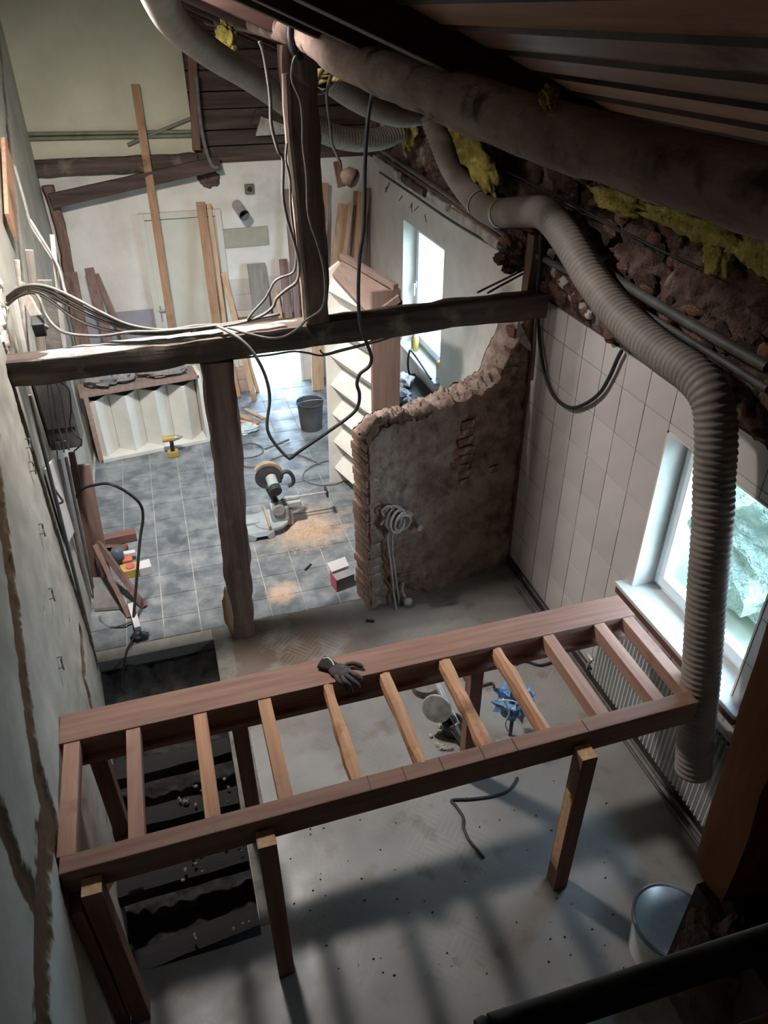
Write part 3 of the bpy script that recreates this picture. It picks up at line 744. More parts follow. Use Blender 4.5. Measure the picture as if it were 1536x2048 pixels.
for q in (70, 96):
    p = hp[int(len(hp)*q/400)]; d = (hp[int(len(hp)*q/400)+2]-p).normalized()
    b = MB(); b.tube([p-d*.014, p+d*.014], .103, 20, False); b.obj('hose_clamp', m_alu, hose, smooth=80)
D2 = [ay(300, -50, 4.6), ay(345, 40, 5.3), ay(420, 105, 6.0), ay(500, 155, 6.5), ay(570, 205, 6.8), ay(640, 260, 7.0), ay(705, 280, 7.15), ay(760, 278, 7.3), ay(798, 262, 7.4)]
duct('flexible_duct', 'pale grey duct hose sagging behind the slim upper post', D2, .095)
duct('flexible_duct', 'short grey duct hose tucked under the log beside yellow wool', PX('y', 6, [(650, 148, 5.7), (700, 186, 5.95), (750, 213, 6.15), (800, 228, 6.3), (840, 225, 6.4)]), .095)
m_wool = mat('yellow_glass_wool', (176, 162, 92), (132, 118, 60), scale=9, rough=1., bump=1., bscale=26, bdist=.03, c3=(196, 184, 122), s3=8, lo3=.55, hi3=.7, spec=.05)
def wool(label, c, size, seed, R=None):
    b = MB(); b.lump(c, size, seed, .5, 2.1, 30, 20, R)
    for i, p in enumerate(b.v):
        n = noise.fractal(p*14, 1, 2, 3); b.v[i] = p + V((n*.018, n*.018, n*.014))
    tag(b.obj('insulation_batt', m_wool, None, smooth=180), label, 'insulation', 'torn yellow insulation under the roof')
wool('large torn yellow wool flap beside the ribbed hose', ax(945, 305, 2.42), (.10, .95, .28), 1, Matrix.Rotation(.35, 3, 'X'))
wool('yellow wool tuft between the hose and the short duct', ax(815, 255, 2.52), (.14, .36, .34), 2)
wool('yellow wool wedge under the log right of the upper post', ay(668, 150, 5.4), (.34, .3, .07), 3)
wool('ragged yellow wool hanging at the far end of the log', ay(452, 84, 6.6), (.15, .22, .26), 4)
wool('long yellow wool strip above the brick rubble at right', ax(1400, 445, 2.5), (.11, .95, .15), 5, Matrix.Rotation(-.02, 3, 'X'))
wool('middle yellow wool strip above the rubble, next to wires', ax(1240, 400, 2.5), (.10, .55, .12), 6)
wool('yellow wool tongue drooping over the rubble by the frame edge', ax(1440, 500, 2.54), (.09, .2, .2), 7)
wool('yellow wool piece at the right border under dark timber', ax(1540, 505, 2.5), (.10, .5, .18), 8)
wool('brown wool plug stuffed above the log near the cladding', az(1095, 200, 4.04), (.035, .05, .045), 9)
m_lead = mat('dull_grey_pipe', (96, 94, 94), (70, 68, 68), scale=9, rough=.55)
def pipe(name, label, cat, pts, r, m=m_lead, group=None, n=8, parent=None, sm=True):
    b = MB(); b.tube(smooth_path(pts, 6) if sm else pts, r, n)
    o = b.obj(name, m, parent, smooth=70)
    if parent is None: tag(o, label, cat, group)
    return o
pipe('conduit_pipe', 'thick grey pipe fixed along the rubble behind the hose', 'pipe', PX('x', 2.54, [(905, 330), (1000, 395), (1130, 480), (1215, 545), (1300, 600), (1420, 670), (1536, 735)]), .028)
pipe('conduit_pipe', 'thinner grey pipe running just below the thick one', 'pipe', PX('x', 2.53, [(1150, 520), (1230, 588), (1330, 650), (1430, 712), (1536, 778)]), .018)
pipe('conduit_pipe', 'lowest grey pipe partly hidden by the ribbed hose', 'pipe', PX('x', 2.55, [(745, 285), (800, 325), (870, 372), (930, 415), (1000, 462), (1075, 510), (1140, 545)]), .022)
pipe('thin_wire', 'thin dark wire strung above the brick rubble', 'wire', PX('x', 2.52, [(985, 330), (1060, 365), (1120, 395), (1190, 432), (1300, 490), (1420, 545)]), .007, m_blackc)
pipe('thin_wire', 'second dark wire close below the first over the rubble', 'wire', PX('x', 2.53, [(1030, 358), (1090, 388), (1150, 420), (1200, 442), (1290, 492)]), .006, m_blackc)
pipe('rusty_rod', 'rusty iron rod along the broken top of the white wall', 'rod', PX('x', 2.58, [(745, 300), (820, 350), (900, 403), (960, 445), (1005, 478)]), .014, mat('rust', (120, 84, 64), (80, 60, 52), scale=20, rough=.9))
pipe('rusty_rod', 'grey iron rod at the lower edge of the broken wall top', 'rod', PX('x', 2.61, [(760, 345), (830, 392), (900, 440), (1000, 500)]), .012, m_lead)
# old wall plate pieces showing between the rods
mp = MB()
plate = thing('timber_plate', 'splintered whitewashed wall plate above the far white wall', 'timber', ax(870, 400, 2.6))
for i, (ua, va, ub, vb) in enumerate(((748, 312, 800, 348), (806, 352, 850, 383), (858, 388, 895, 412), (905, 420, 1000, 485))):
    b = MB(); A = ax(ua, va+4, 2.62); B = ax(ub, vb+4, 2.62); b.beam(A, B, .05, .085, seg=8, jit=.012, seed=i); b.obj('plate_piece', m_lime if i != 1 else m_oak_x, plate, smooth=40)
b = MB(); 
for i in range(9):
    u = rnd.uniform(770, 850); v = 300+(u-735)*.70+rnd.uniform(14, 34); p = ax(u, v+18, 2.63); b.beam(p, p+V((rnd.uniform(-.04, 0), rnd.uniform(-.08, .08), -.06)), .007, .006)
tag(b.obj('splinters', m_oak_x, plate), kind='stuff')
for i, (u, v, s) in enumerate(((1105, 540, .12), (1122, 565, .13), (1140, 590, .11), (1160, 612, .10), (1098, 505, .10), (1172, 628, .08))):
    instance(smesh[0], 'stone', wall_right, Matrix.Translation(ax(u, v, 2.63)) @ Matrix.Diagonal((.05, s*1.1, s, 1)))
    b = MB(); b.lump(ax(u+6, v+2, 2.62), (.05, s*.9, s*.7), i+40, .4, 1.9, 10, 7); b.obj('mortar_lump', m_lime, wall_right, smooth=60)

# ------------------------------------------------------------------ radiator with pipes
rad = thing('radiator', 'white ribbed panel radiator low on the tiled wall below the window', 'radiator', (2.60, 2.55, .15))
b = MB()
ya, yb = 1.75, 3.28; n = 42
prof = []
for i in range(n*4+1):
    y = ya+(yb-ya)*i/(n*4); prof.append((2.565 if i % 4 in (1, 2) else 2.582, y))
vs = []; fs = []
for x, y in prof: vs += [(x, y, .17), (x, y, .86)]
for i in range(len(prof)-1): fs.append((2*i, 2*i+2, 2*i+3, 2*i+1))
b.add(vs, fs); b.obj('ribbed_panel', m_steelw, rad)
b = MB(); b.bb(2.585, 2.645, ya, yb, .16, .87); b.obj('body', m_steelw, rad, bevel=.006)
b = MB(); b.tube([(2.61, 3.30, .22), (2.61, 3.36, .22), (2.61, 3.38, .10)], .012, 8); b.lathe([(.02, 0), (.024, .02), (.02, .07)], (2.61, 3.33, .22), (0, 1, 0), 12); b.obj('valve', m_alu, rad, smooth=60)
for i, (x, z, r, lab) in enumerate(((2.625, .095, .012, 'upper'), (2.59, .06, .012, 'middle'), (2.555, .028, .012, 'lower'))):
    pipe('heating_pipe', lab+' of three heating pipes running along the tiled wall base', 'pipe', [(x, .8, z), (x, 2.5, z), (x, 4.5, z)], r, m_lead, 'heating pipes at the wall base', sm=False)

# ------------------------------------------------------------------ cables
def cable(label, pts, r=.010, m=m_grayp, group=None, name='cable', n=7):
    b = MB(); b.tube(smooth_path(pts, 8), r, n); return tag(b.obj(name, m, None, smooth=180), label, 'cable', group)
cable('thick black cable hanging from the log down past the beam', PX('y', 4.42, [(752, 172, 4.3), (742, 200), (735, 250), (730, 330), (728, 450), (719, 520), (717, 600), (722, 655), (735, 690), (743, 715), (738, 733), (720, 748), (714, 768), (719, 788), (716, 812), (700, 832), (650, 868), (600, 902), (582, 916), (577, 916)]), .012, m_blackc)
cable('pale grey cable looping from the beam down to the black one', PX('y', 4.42, [(434, 652, 4.60), (455, 662, 4.53), (478, 676, 4.47), (505, 703, 4.44), (526, 740), (537, 775), (539, 805), (534, 845), (538, 868), (552, 890), (570, 910), (579, 917)]), .011)
cable('grey cable hanging left of the slim post onto the beam', PX('y', 4.50, [(519, 82), (528, 110), (540, 190), (543, 250), (556, 300), (566, 320), (566, 390), (575, 440), (590, 490), (598, 530), (594, 562), (572, 580), (553, 597), (545, 615), (520, 633), (480, 646, 4.55), (430, 655, 4.6), (380, 662, 4.62)]), .010)
cable('thin grey cable crossing the face of the slim post', PX('y', 4.48, [(622, 58, 4.40), (605, 75), (595, 105), (586, 125), (584, 160), (600, 200), (605, 240), (606, 290), (613, 350), (617, 430), (636, 490), (648, 540), (650, 590), (641, 620), (612, 640), (598, 655), (570, 672), (540, 676), (500, 668, 4.5), (455, 655, 4.55)]), .008)
cable('thin cable running beside the pale batten of the slim post', PX('y', 4.52, [(574, 285), (572, 320), (580, 360), (582, 420), (590, 480), (592, 520), (586, 545), (560, 556), (548, 565), (540, 580), (528, 600), (505, 625), (495, 640)]), .008)
cable('dark cable curving down the far edge of the attic boards', PX('y', 9.2, [(392, 150), (398, 220), (405, 270), (415, 310), (425, 332), (438, 335)]), .022, m_grayp)
bl = ['topmost grey cable of the bundle along the beam', 'second grey cable of the beam bundle, slightly slack', 'third grey cable of the beam bundle, lying on dust', 'pale cable of the beam bundle that curls up at left', 'grey cable of the beam bundle nearest the camera', 'loose grey cable of the bundle with a low sag']
for i in range(6):
    o = i-2.5
    pts = [(14, 604+o*4, 5.0), (38, 586+o*4, 4.95), (70, 580+o*4, 4.9), (105, 594+o*7, 4.85), (150, 622+o*10, 4.75), (205, 646+o*8, 4.68), (260, 660+o*4, 4.64), (330, 665+o*2, 4.62), (390, 656+o*1.6, 4.62), (440, 652+o, 4.62)]
    if i == 3: pts = [(60, 440, 5.4), (85, 480, 5.3), (115, 530, 5.2), (128, 575, 5.1), (132, 592, 5.0), (120, 585, 4.95), (98, 590, 4.9), (140, 612, 4.8), (200, 640, 4.7), (262, 658, 4.65), (330, 662, 4.63)]
    if i == 5: pts = [(72, 588, 4.9), (80, 600, 4.85), (92, 630, 4.8), (112, 655, 4.74), (140, 668, 4.68), (200, 672, 4.65), (262, 664, 4.62), (330, 662, 4.6), (440, 650, 4.6), (560, 628, 4.6)]
    cable(bl[i], PX('y', 4.6, pts), .010, m_grayp, 'cable bundle along the beam')
cable('thin pale cable sagging under the beam beside the bright hatch', PX('y', 4.72, [(452, 720), (490, 715), (540, 710), (585, 703), (615, 706), (645, 711), (690, 700), (745, 686), (790, 672)]), .007)
cable('second thin cable under the beam near the white stair', PX('y', 4.70, [(640, 700), (650, 708), (680, 700), (720, 690), (760, 676)]), .006)
cable('grey cable with a dark loop hanging under the log', PX('y', 4.95, [(655, 128), (640, 150), (632, 172), (636, 186), (650, 182), (658, 168), (664, 140)]), .010)
cable('grey cable holding the hanging lamp bracket', PX('y', 5.1, [(668, 135), (656, 170), (654, 200), (660, 245), (664, 285), (674, 310), (682, 330)]), .010)
lamp = thing('lamp_bracket', 'dark lamp bracket with a brown shade dangling on a cable', 'lamp', ay(685, 372, 5.1))
b = MB(); b.beam(ay(674, 322, 5.1), ay(683, 374, 5.1), .055, .012, up=(0, 1, 0)); b.obj('back_plate', m_oak_z, lamp, bevel=.003)
b = MB(); b.lathe([(.025, 0), (.055, .03), (.06, .09), (.04, .11)], ay(684, 346, 5.09), (.75, -.55, -.35), 16); b.obj('shade', mat('brown_shade', (128, 104, 90), (96, 74, 64), scale=9, rough=.7), lamp, smooth=50)
cable('black cable drooping in a loop over the white wall tiles', PX('x', 2.63, [(1082, 470, 2.5), (1080, 520, 2.52), (1076, 580, 2.54), (1077, 640), (1081, 700), (1092, 755), (1110, 795), (1140, 815), (1170, 808), (1200, 785), (1220, 752), (1234, 720), (1243, 702)]), .013, m_blackc)
cable('grey cable hanging straight beside the tiled corner', PX('x', 2.60, [(1086, 440, 2.48), (1078, 520), (1072, 600), (1070, 680), (1064, 760)]), .010, m_grayp)
cable('taut grey wire from the beam end to the far window', PX('y', 4.9, [(955, 585, 4.75), (985, 570, 4.8), (1020, 553, 4.85), (1046, 540)]), .008, m_grayp)
cable('lower taut grey wire beside the beam end', PX('y', 4.9, [(975, 586, 4.76), (1000, 572, 4.82), (1030, 556, 4.86), (1048, 546)]), .008, m_grayp)

# coil of cable on the broken wall
def SW(u, v, off=.03):
    d = ray(u, v); q = SA + SN*off; t = (q-CAM).dot(SN)/d.dot(SN); return CAM+d*t
m_coil = mat('light_grey_cable', (178, 170, 162), (150, 143, 136), scale=14, rough=.6)
coil = thing('cable_coil', 'knotted grey cable coil hung on the broken wall with loose ends', 'cable', SW(800, 1270, .06))
b = MB()
for k in range(6):
    c0 = SW(795+4*k-10, 1036+2*k, .05+.012*k); pts = []
    for i in range(19):
        t = 2*math.pi*i/18; pts.append(c0 + SD*(.085+.01*math.sin(k))*math.cos(t)*(.75+.08*k % .3) + V((0, 0, .115))*math.sin(t)*(1-.05*k) + SN*.03*math.cos(t+k))
    b.tube(pts, .010, 6, False)
b.obj('coiled_loop', m_coil, coil, smooth=180)
b = MB()
for i, pts in enumerate(([(782, 1058), (775, 1075), (779, 1110), (784, 1150), (788, 1190), (797, 1240), (806, 1280)], [(786, 1058), (784, 1090), (788, 1130), (795, 1180), (800, 1220), (806, 1250), (811, 1278)], [(768, 1032), (764, 1022), (778, 1012), (790, 1025)], [(762, 1050), (770, 1042), (784, 1056)])):
    b.tube(smooth_path([SW(u, v, .05 if j < 5 else .12) for j, (u, v) in enumerate(pts)], 6), .009, 6)
b.obj('loose_end', m_coil, coil, smooth=180)
for u, v in ((808, 1018), (828, 1044)):
    b = MB(); p = SW(u, v, 0); b.tube([p-SN*.02, p+SN*.10], .026, 12)
    b.obj('wall_peg', mat('dusty_peg', (172, 164, 156), (140, 132, 126), scale=14, rough=.9), coil, smooth=60)
b = MB(); c = SW(813, 1200, .08); c.z = max(c.z, .05); b.lathe([(.0, 0), (.03, .004), (.042, .025), (.03, .05), (0, .055)], c, SN, 16); o = b.obj('round_socket', m_coil, coil, smooth=60)
b = MB(); b.tube(smooth_path([SW(806, 1165, .04), SW(804, 1180, .05), SW(810, 1195, .07)], 4), .012, 7); b.obj('socket_lead', m_coil, coil, smooth=180)

# ------------------------------------------------------------------ back of the far room
m_white = mat('white_paint', (220, 219, 212), (206, 204, 196), scale=3, rough=.55)
m_door = mat('door_paint', (206, 203, 190), (196, 192, 178), scale=2, rough=.6)
d1 = bpy.data.objects.new('door_1', None); link(d1, None, V((.37, 9.38, 0))); d1['kind'] = 'structure'
mb = MB(); mb.bb(-.03, .77, 9.365, 9.395, .02, 2.20); mb.obj('door_leaf', m_door, d1, bevel=.004)
mb = MB(); mb.bb(-.10, -.03, 9.35, 9.398, 0, 2.28); mb.obj('door_jamb', m_door, d1, bevel=.004)
mb = MB(); mb.bb(.77, .84, 9.35, 9.398, 0, 2.28); mb.obj('door_jamb', m_door, d1, bevel=.004)
mb = MB(); mb.bb(-.03, .77, 9.35, 9.398, 2.21, 2.28); mb.obj('door_head', m_door, d1, bevel=.004)
mb = MB(); p = ay(321, 628, 9.35); mb.bb(p.x-.02, p.x+.02, 9.352, 9.364, p.z-.1, p.z+.1); mb.beam((p.x, 9.33, p.z+.04), (p.x+.12, 9.33, p.z+.04), .02, .02); mb.beam((p.x, 9.36, p.z+.04), (p.x, 9.325, p.z+.04), .018, .018); mb.obj('door_handle', m_alu, d1, bevel=.003)
mb = MB(); mb.bb(-.98, -.11, 9.385, 9.399, 0, 1.18); mb.obj('dado_panel', mat('lavender_grey_dado', (164, 162, 168), (150, 148, 154), scale=4, rough=.6), wall_back, bevel=.003)
b = MB(); b.box((0, 0, 0), (.193, .008, .193)); tm = b.mesh('wall_tile', m_ceramic)
for i in range(4):
    for j in range(7):
        x = .95+.2*i; z = .1+.2*j+.0
        if x > .9 and z < HZ+.1 and i < 4 and x+.1 > HX0: continue
        instance(tm, 'wall_tile', wall_back, Matrix.Translation((x, 9.395, z+.05)))
for i in range(2):
    for j in range(7): pass
mb = MB(); c0 = ay(437, 459, 9.39); c1 = ay(538, 489, 9.39); mb.bb(c0.x, c1.x, 9.375, 9.398, c1.z, c0.z); tag(mb.obj('mounting_board', mat('grey_board', (164, 160, 144), (150, 146, 130), scale=5, rough=.8), None, bevel=.003), 'flat grey board fixed to the back wall below the flue stub', 'board')
fl = thing('flue_stub', 'short galvanised flue pipe poking out of the back wall', 'pipe', ay(488, 436, 9.15))
mb = MB(); mb.tube([ay(474, 410, 9.40), ay(489, 431, 9.14)], .062, 20, False); mb.tube([ay(474, 410, 9.40), ay(489, 431, 9.14)], .058, 20, False); mb.obj('pipe', m_alu, fl, smooth=60)
mb = MB(); mb.tube([ay(475, 411, 9.38), ay(475.5, 411.7, 9.37)], .058, 20); mb.obj('plug', m_black, fl)
jb = thing('junction_box', 'small square socket box on the back wall above the flue', 'socket', ay(499, 388, 9.38))
mb = MB(); p = ay(499, 378, 9.39); mb.bb(p.x-.055, p.x+.055, 9.37, 9.398, p.z-.055, p.z+.055); mb.obj('plate', m_conc, jb, bevel=.004)
mb = MB(); mb.lathe([(.028, 0), (.028, .006)], (p.x, 9.369, p.z), (0, -1, 0), 14); mb.obj('hole', m_black, jb)
mb = MB(); mb.lump(ay(418, 357, 9.40), (.26, .05, .20), 12, .35, 2.2, 14, 10); mb.obj('broken_hole', m_rubble, wall_back, smooth=50)
mb = MB(); mb.beam(ay(66, 337, 9.36), ay(395, 322, 9.36), .09, .17, seg=24, jit=.014, seed=40); tag(mb.obj('timber_rail', m_oak_x, None, smooth=35), 'horizontal old timber rail across the back wall', 'beam')
mb = MB(); mb.beam(ay(102, 402, 9.20), ay(440, 326, 9.22), .06, .15, seg=14, jit=.006, seed=41); tag(mb.obj('slanting_board', m_attic, None, smooth=35), 'slanting grey brown board leaning below the timber rail', 'board')
mb = MB(); A = ay(66, 352, 9.33); A.x = -.955; mb.beam((A.x, 9.32, 0), (A.x, 9.32, A.z-.10), .12, .11, up=(0, 1, 0), seg=26, jit=.02, seed=42, wob=.05); tag(mb.obj('corner_post', m_oak_z, None, smooth=35), 'weathered timber post in the back left corner', 'post')
for i, (va, vb) in enumerate(((268, 263), (278, 271))):
    pipe('conduit', ('upper' if i == 0 else 'lower')+' olive conduit running level along the cream back wall', 'conduit', [ay(56, va, 9.37), ay(220, (va+vb)/2, 9.37), ay(392, vb, 9.37)], .020, mat('olive_conduit', (128, 128, 110), (110, 110, 94), scale=9, rough=.6), 'level conduits on the cream wall')
pipe('conduit', 'olive conduit rising slantwise to the attic boards', 'conduit', [ay(255, 290, 9.36), ay(310, 266, 9.36), ay(386, 235, 9.36)], .018, MATS['olive_conduit'])
mb = MB(); mb.beam(ay(383, 95, 9.32), ay(393, 300, 9.32), .09, .03, up=(0, 1, 0)); tag(mb.obj('edge_batten', wood('edge_wood', (128, 96, 82), (96, 72, 62), 'z'), None), 'upright brown batten at the edge of the attic boards', 'batten')
mb = MB(); mb.prism([ay(512, 272, 9.38), ay(522, 233, 9.38), ay(576, 252, 9.38), ay(576, 268, 9.38)], (0, .06, 0)); tag(mb.obj('plaster_scrap', m_lime, None), 'white plasterboard scrap wedged behind the slim post', 'board')
mb = MB(); mb.prism([ay(503, 250, 9.41), ay(512, 215, 9.41), ay(575, 245, 9.41), ay(575, 262, 9.41)], (0, .03, 0)); tag(mb.obj('timber_scrap', m_attic, None), 'brown board scrap behind the white plasterboard scrap', 'board')

# planks leaning at the back
mb = MB(); mb.bb(.88, 2.05, 9.02, 9.395, .925, .965); tag(mb.obj('lintel_shelf', wood('shelf_wood', (150, 122, 104), (120, 96, 82), 'x'), None, bevel=.004), 'deep wooden shelf over the bright hatch carrying planks', 'shelf')
wz1 = wood('plank_orange', (172, 134, 104), (142, 106, 80), 'z', c3=(120, 84, 60)); wz2 = wood('plank_beige', (196, 164, 132), (168, 136, 108), 'z', c3=(140, 104, 82)); wz3 = wood('plank_mauve', (140, 112, 104), (112, 86, 80), 'z'); wz4 = wood('plank_grey', (150, 142, 132), (124, 116, 108), 'z')
def plank(label, u0, v0, ya, u1, v1, yb, w, t, m, name='plank', group='planks leaning on the back wall', up=(0, 1, 0), ground=True, cat='plank'):
    A = ay(u0, v0, ya); B = ay(u1, v1, yb); d = B-A
    if ground: B = A + d*((A.z-(.004 if ground is True else ground))/(-d.z))
    for q in (A, B): q.x = min(2.645-w/2, max(q.x, xf(q.y)+w/2+.025))
    b = MB(); b.beam(A, B, w, t, up=up, seg=1); return tag(b.obj(name, m, None, bevel=.003), label, cat, group)
plank('longest plank, orange, leaning high against the cream wall', 270, 168, 9.28, 341, 640, 9.05, .085, .03, wz1)
plank('orange plank leaning in front of the white door', 401, 404, 9.30, 432, 640, 9.15, .105, .03, wz1)
plank('thin cream lath right beside the plank at the door', 418, 408, 9.32, 448, 640, 9.2, .05, .02, wz2)
plank('short beige offcut leaning right of the door', 447, 545, 9.34, 470, 640, 9.2, .07, .025, wz2)
plank('wide grey slab leaning on the tiles below the board', 512, 527, 9.33, 526, 640, 9.2, .22, .03, wz4, ground=.975)
plank('mauve plank just left of the slim post', 574, 378, 9.3, 592, 600, 9.15, .075, .035, wz3, ground=.975)
plank('low mauve plank left of the slim post, cut short', 566, 518, 9.3, 578, 640, 9.15, .10, .03, wz3, ground=.975)
plank('narrow dusty lath at the left of the mauve boards', 552, 580, 9.3, 562, 640, 9.15, .05, .02, wz2, ground=.975)
plank('orange stick right behind the slim post, taller one', 651, 366, 9.3, 640, 640, 9.1, .07, .05, wz1, ground=.975)
plank('orange stick right behind the slim post, shorter one', 640, 385, 9.25, 634, 640, 9.05, .055, .04, wz1, ground=.975)
plank('wide beige board fanned out in the right corner', 688, 408, 9.3, 655, 640, 9.05, .13, .025, wz2, ground=.975)
plank('pale beige square stick beside the wide beige board', 702, 405, 9.22, 672, 640, 8.98, .055, .05, wz2, ground=.975)
plank('orange board standing in the right corner bundle', 712, 382, 9.34, 700, 640, 9.2, .06, .03, wz1)
plank('light square stick in front of the orange corner board', 722, 384, 9.28, 705, 640, 9.1, .075, .05, wz2)
plank('slim orange lath tilted against the right wall', 744, 376, 9.3, 712, 600, 9.1, .04, .05, wz1)
plank('pinkish lath standing upright in the right corner', 737, 385, 9.34, 735, 620, 9.33, .022, .03, wz3)
plank('upper mauve stick of the crossed pair left of the door', 178, 536, 9.2, 205, 640, 9.0, .10, .05, wz3)
plank('beige mauve stick crossing behind its darker neighbour', 192, 548, 9.28, 232, 640, 9.1, .06, .04, wz3)
plank('dark broad post leaning in the left corner', 140, 545, 9.0, 158, 650, 8.8, .14, .09, m_oak_z)
plank('cream door plank upright beside the bright hatch', 634, 690, 9.1, 637, 800, 9.0, .16, .04, wz2)
plank('pale lath left of the bright hatch, seen under the beam', 462, 722, 9.2, 478, 800, 9.1, .07, .03, wz2)
plank('second pale lath slanting toward the bright hatch', 495, 715, 9.3, 518, 790, 9.2, .05, .03, wz2)
mb = MB(); mb.bb(.55, .97, 9.26, 9.38, 0, .16); mb.bb(.58, .95, 9.28, 9.38, .16, .32); tag(mb.obj('stone_step', mat('pinkish_stone', (190, 160, 146), (160, 132, 122), scale=6, rough=.9, bump=.4), None, bevel=.01), 'pinkish stone step left of the bright hatch', 'step')
for i, (u0, v0, u1, v1, w) in enumerate(((472, 828, 518, 846, .07), (478, 842, 512, 850, .05), (490, 818, 528, 838, .05))):
    A = az(u0, v0, .03+.02*i); B = az(u1, v1, .03+.02*i); b = MB(); b.beam(A, B, w, .025); tag(b.obj('offcut', wz2, None, bevel=.002), 'pale wood offcut on the floor by the hatch, '+('largest of three', 'nearest of three', 'topmost of three')[i], 'offcut', 'offcuts by the hatch')
mb = MB(); mb.lump(az(490, 858, .03), (.32, .2, .09), 5, .5, 2.6, 22, 12)
for i, p in enumerate(mb.v): mb.v[i] = V((p.x, p.y, max(.004, p.z+.02*noise.noise(p*22))))
tag(mb.obj('plastic_bag', mat('crumpled_pale_plastic', (206, 214, 212), (172, 186, 186), scale=12, rough=.35, bump=.8, bscale=16), None, smooth=40), 'crumpled pale plastic bag on the tiles near the post', 'bag')
bk = thing('bucket', 'dusty black builder bucket standing on the far tiles', 'bucket', az(628, 862, 0))
o = az(628, 866, 0); o.y += .14
mb = MB(); mb.lathe([(.0, .004), (.128, .004), (.155, .335), (.163, .338), (.163, .355), (.155, .355), (.15, .335), (.122, .03), (0, .03)], o, n=32); pail_ = mb.obj('pail', mat('dusty_black_plastic', (84, 84, 86), (62, 62, 64), scale=5, rough=.6), bk, smooth=50)
mb = MB(); mb.tube(smooth_path([o+V((.165*math.cos(t), .165*math.sin(t)-.03*math.sin(t), .33-.10*math.sin(t))) for t in [math.pi*k/10+math.pi for k in range(11)]], 3), .004, 6); mb.obj('wire_handle', m_alu, pail_, smooth=180)

# ------------------------------------------------------------------ white stair flight standing on end
st = thing('stair_flight', 'white wooden stair flight standing on end by the broken wall', 'staircase', (1.5, 6.2, 0))
YF, YN = 6.70, 5.80
xF = ay(656, 900, YF).x
DXN = ay(746, 800, YN).x - xF
def sp_(x, z, k): return V((xF+x+DXN*k, YF+(YN-YF)*k, z))
m_bare = wood('bare_stair_wood', (150, 126, 116), (126, 103, 95), 'z'); m_barey = wood('bare_stair_wood', (156, 134, 124), (132, 112, 104), 'y')
def sboard(name, pts, k0, k1, m):
    b = MB(); n = len(pts); vs = [sp_(x, z, k0) for x, z in pts]+[sp_(x, z, k1) for x, z in pts]
    fs = [tuple(range(n)), tuple(n+i for i in reversed(range(n)))]+[(i, n+i, n+(i+1) % n, (i+1) % n) for i in range(n)]
    b.add(vs, fs); return b.obj(name, m, st, bevel=.003)
zt = ay(690, 520, YF).z
sboard('stringer', [(0, .0), (.27, .0), (.27, zt-.16), (.18, zt), (0.03, zt-.1)], 0., .035, m_white)
sboard('stringer', [(0, .0), (.25, .0), (.25, zt-.02), (0, zt-.02)], .965, 1., m_bare)
pit_ = .315; z = -.02
ztip = ay(665, 825, YF).z
z0 = ztip - 2*pit_
k = 0
while z0+pit_*k < zt-.1:
    zz = z0+pit_*k
    if zz-.15 > -.02:
        sboard('tread', [(.045, zz), (.185, zz-.155), (.20, zz-.14), (.06, zz+.012)], .035, .965, m_white)
        sboard('riser', [(.05, zz+.012), (.062, zz), (.19, zz+.15), (.18, zz+.165)], .035, .965, m_white)
    k += 1
b = MB(); b.prism([ay(664, 548, YF-.03), ay(690, 513, YF-.03), ay(798, 590, YN-.02), ay(742, 632, YN-.02)], (.02, 0, -.06)); b.obj('top_board', m_barey, st, bevel=.004)
b = MB(); b.beam(ay(684, 512, YF-.02), ay(792, 574, YN), .05, .05); b.obj('nosing', m_barey, st, bevel=.004)
b = MB(); b.prism([ay(770, 640, YN+.0), ay(790, 578, YN+.0), ay(806, 604, YN+.0), ay(800, 650, YN)], (0, .25, 0)); b.obj('end_block', m_bare, st, bevel=.004)

# stair flight lying on its side at the back
ls = thing('stair_flight', 'white stair flight lying on its side behind the left post', 'staircase', (-.4, 7.95, 0))
LA = az(203, 927, 0); LB = az(418, 884, 0); LD = (LB-LA); LL = LD.length; LD.normalize(); LN = V((-LD.y, LD.x, 0))
def lp_(s, d, z): q = LA + LD*s + LN*d; q.z = z; return q
def lboard(name, poly, z0, z1, m, f=None):
    b = MB(); n = len(poly); vs = [lp_(s, d, z0 if f is None else f(s)[0]) for s, d in poly]+[lp_(s, d, z1 if f is None else f(s)[1]) for s, d in poly]
    fs = [tuple(reversed(range(n))), tuple(n+i for i in range(n))]+[(i, (i+1) % n, n+(i+1) % n, n+i) for i in range(n)]
    b.add(vs, fs); return b.obj(name, m, ls, bevel=.003)
lboard('stringer', [(0, 0), (LL, 0), (LL, .27), (0, .27)], 0, .045, m_white)
lboard('stringer', [(-.05, .0), (LL, .0), (LL, .3), (-.05, .3)], .80, .845, m_barey)
for k in range(5):
    s = -.08+.315*k
    a = max(0., s); 
    if a > LL-.1: break
    lboard('riser', [(a, .20 if a == s else .1), (min(s+.155, LL), .06), (min(s+.17, LL), .075), (a+.015, .215 if a == s else .12)], .045, .72, m_white)
    if s+.17 < LL: lboard('tread', [(s+.15, .055), (s+.165, .045), (min(s+.315, LL), .20), (min(s+.30, LL), .21)], .045, .72, m_white)
b = MB(); b.prism([lp_(0, .23, .045), lp_(LL, .23, .045), lp_(LL, .23, .80), lp_(0, .23, .80)], LN*.02); b.obj('back_panel', m_barey, ls)
b = MB(); b.prism([lp_(LL-.02, .0, .0), lp_(LL+.02, 0, .0), lp_(LL+.02, .26, .0), lp_(LL-.02, .26, .0)], V((0, 0, .86))); b.obj('end_board', m_white, ls, bevel=.003)
b = MB(); b.prism([lp_(-.02, .0, .0), lp_(.03, 0, .0), lp_(.03, .26, .0), lp_(-.02, .26, .0)], V((0, 0, .80))); b.obj('end_board', m_barey, ls, bevel=.003)
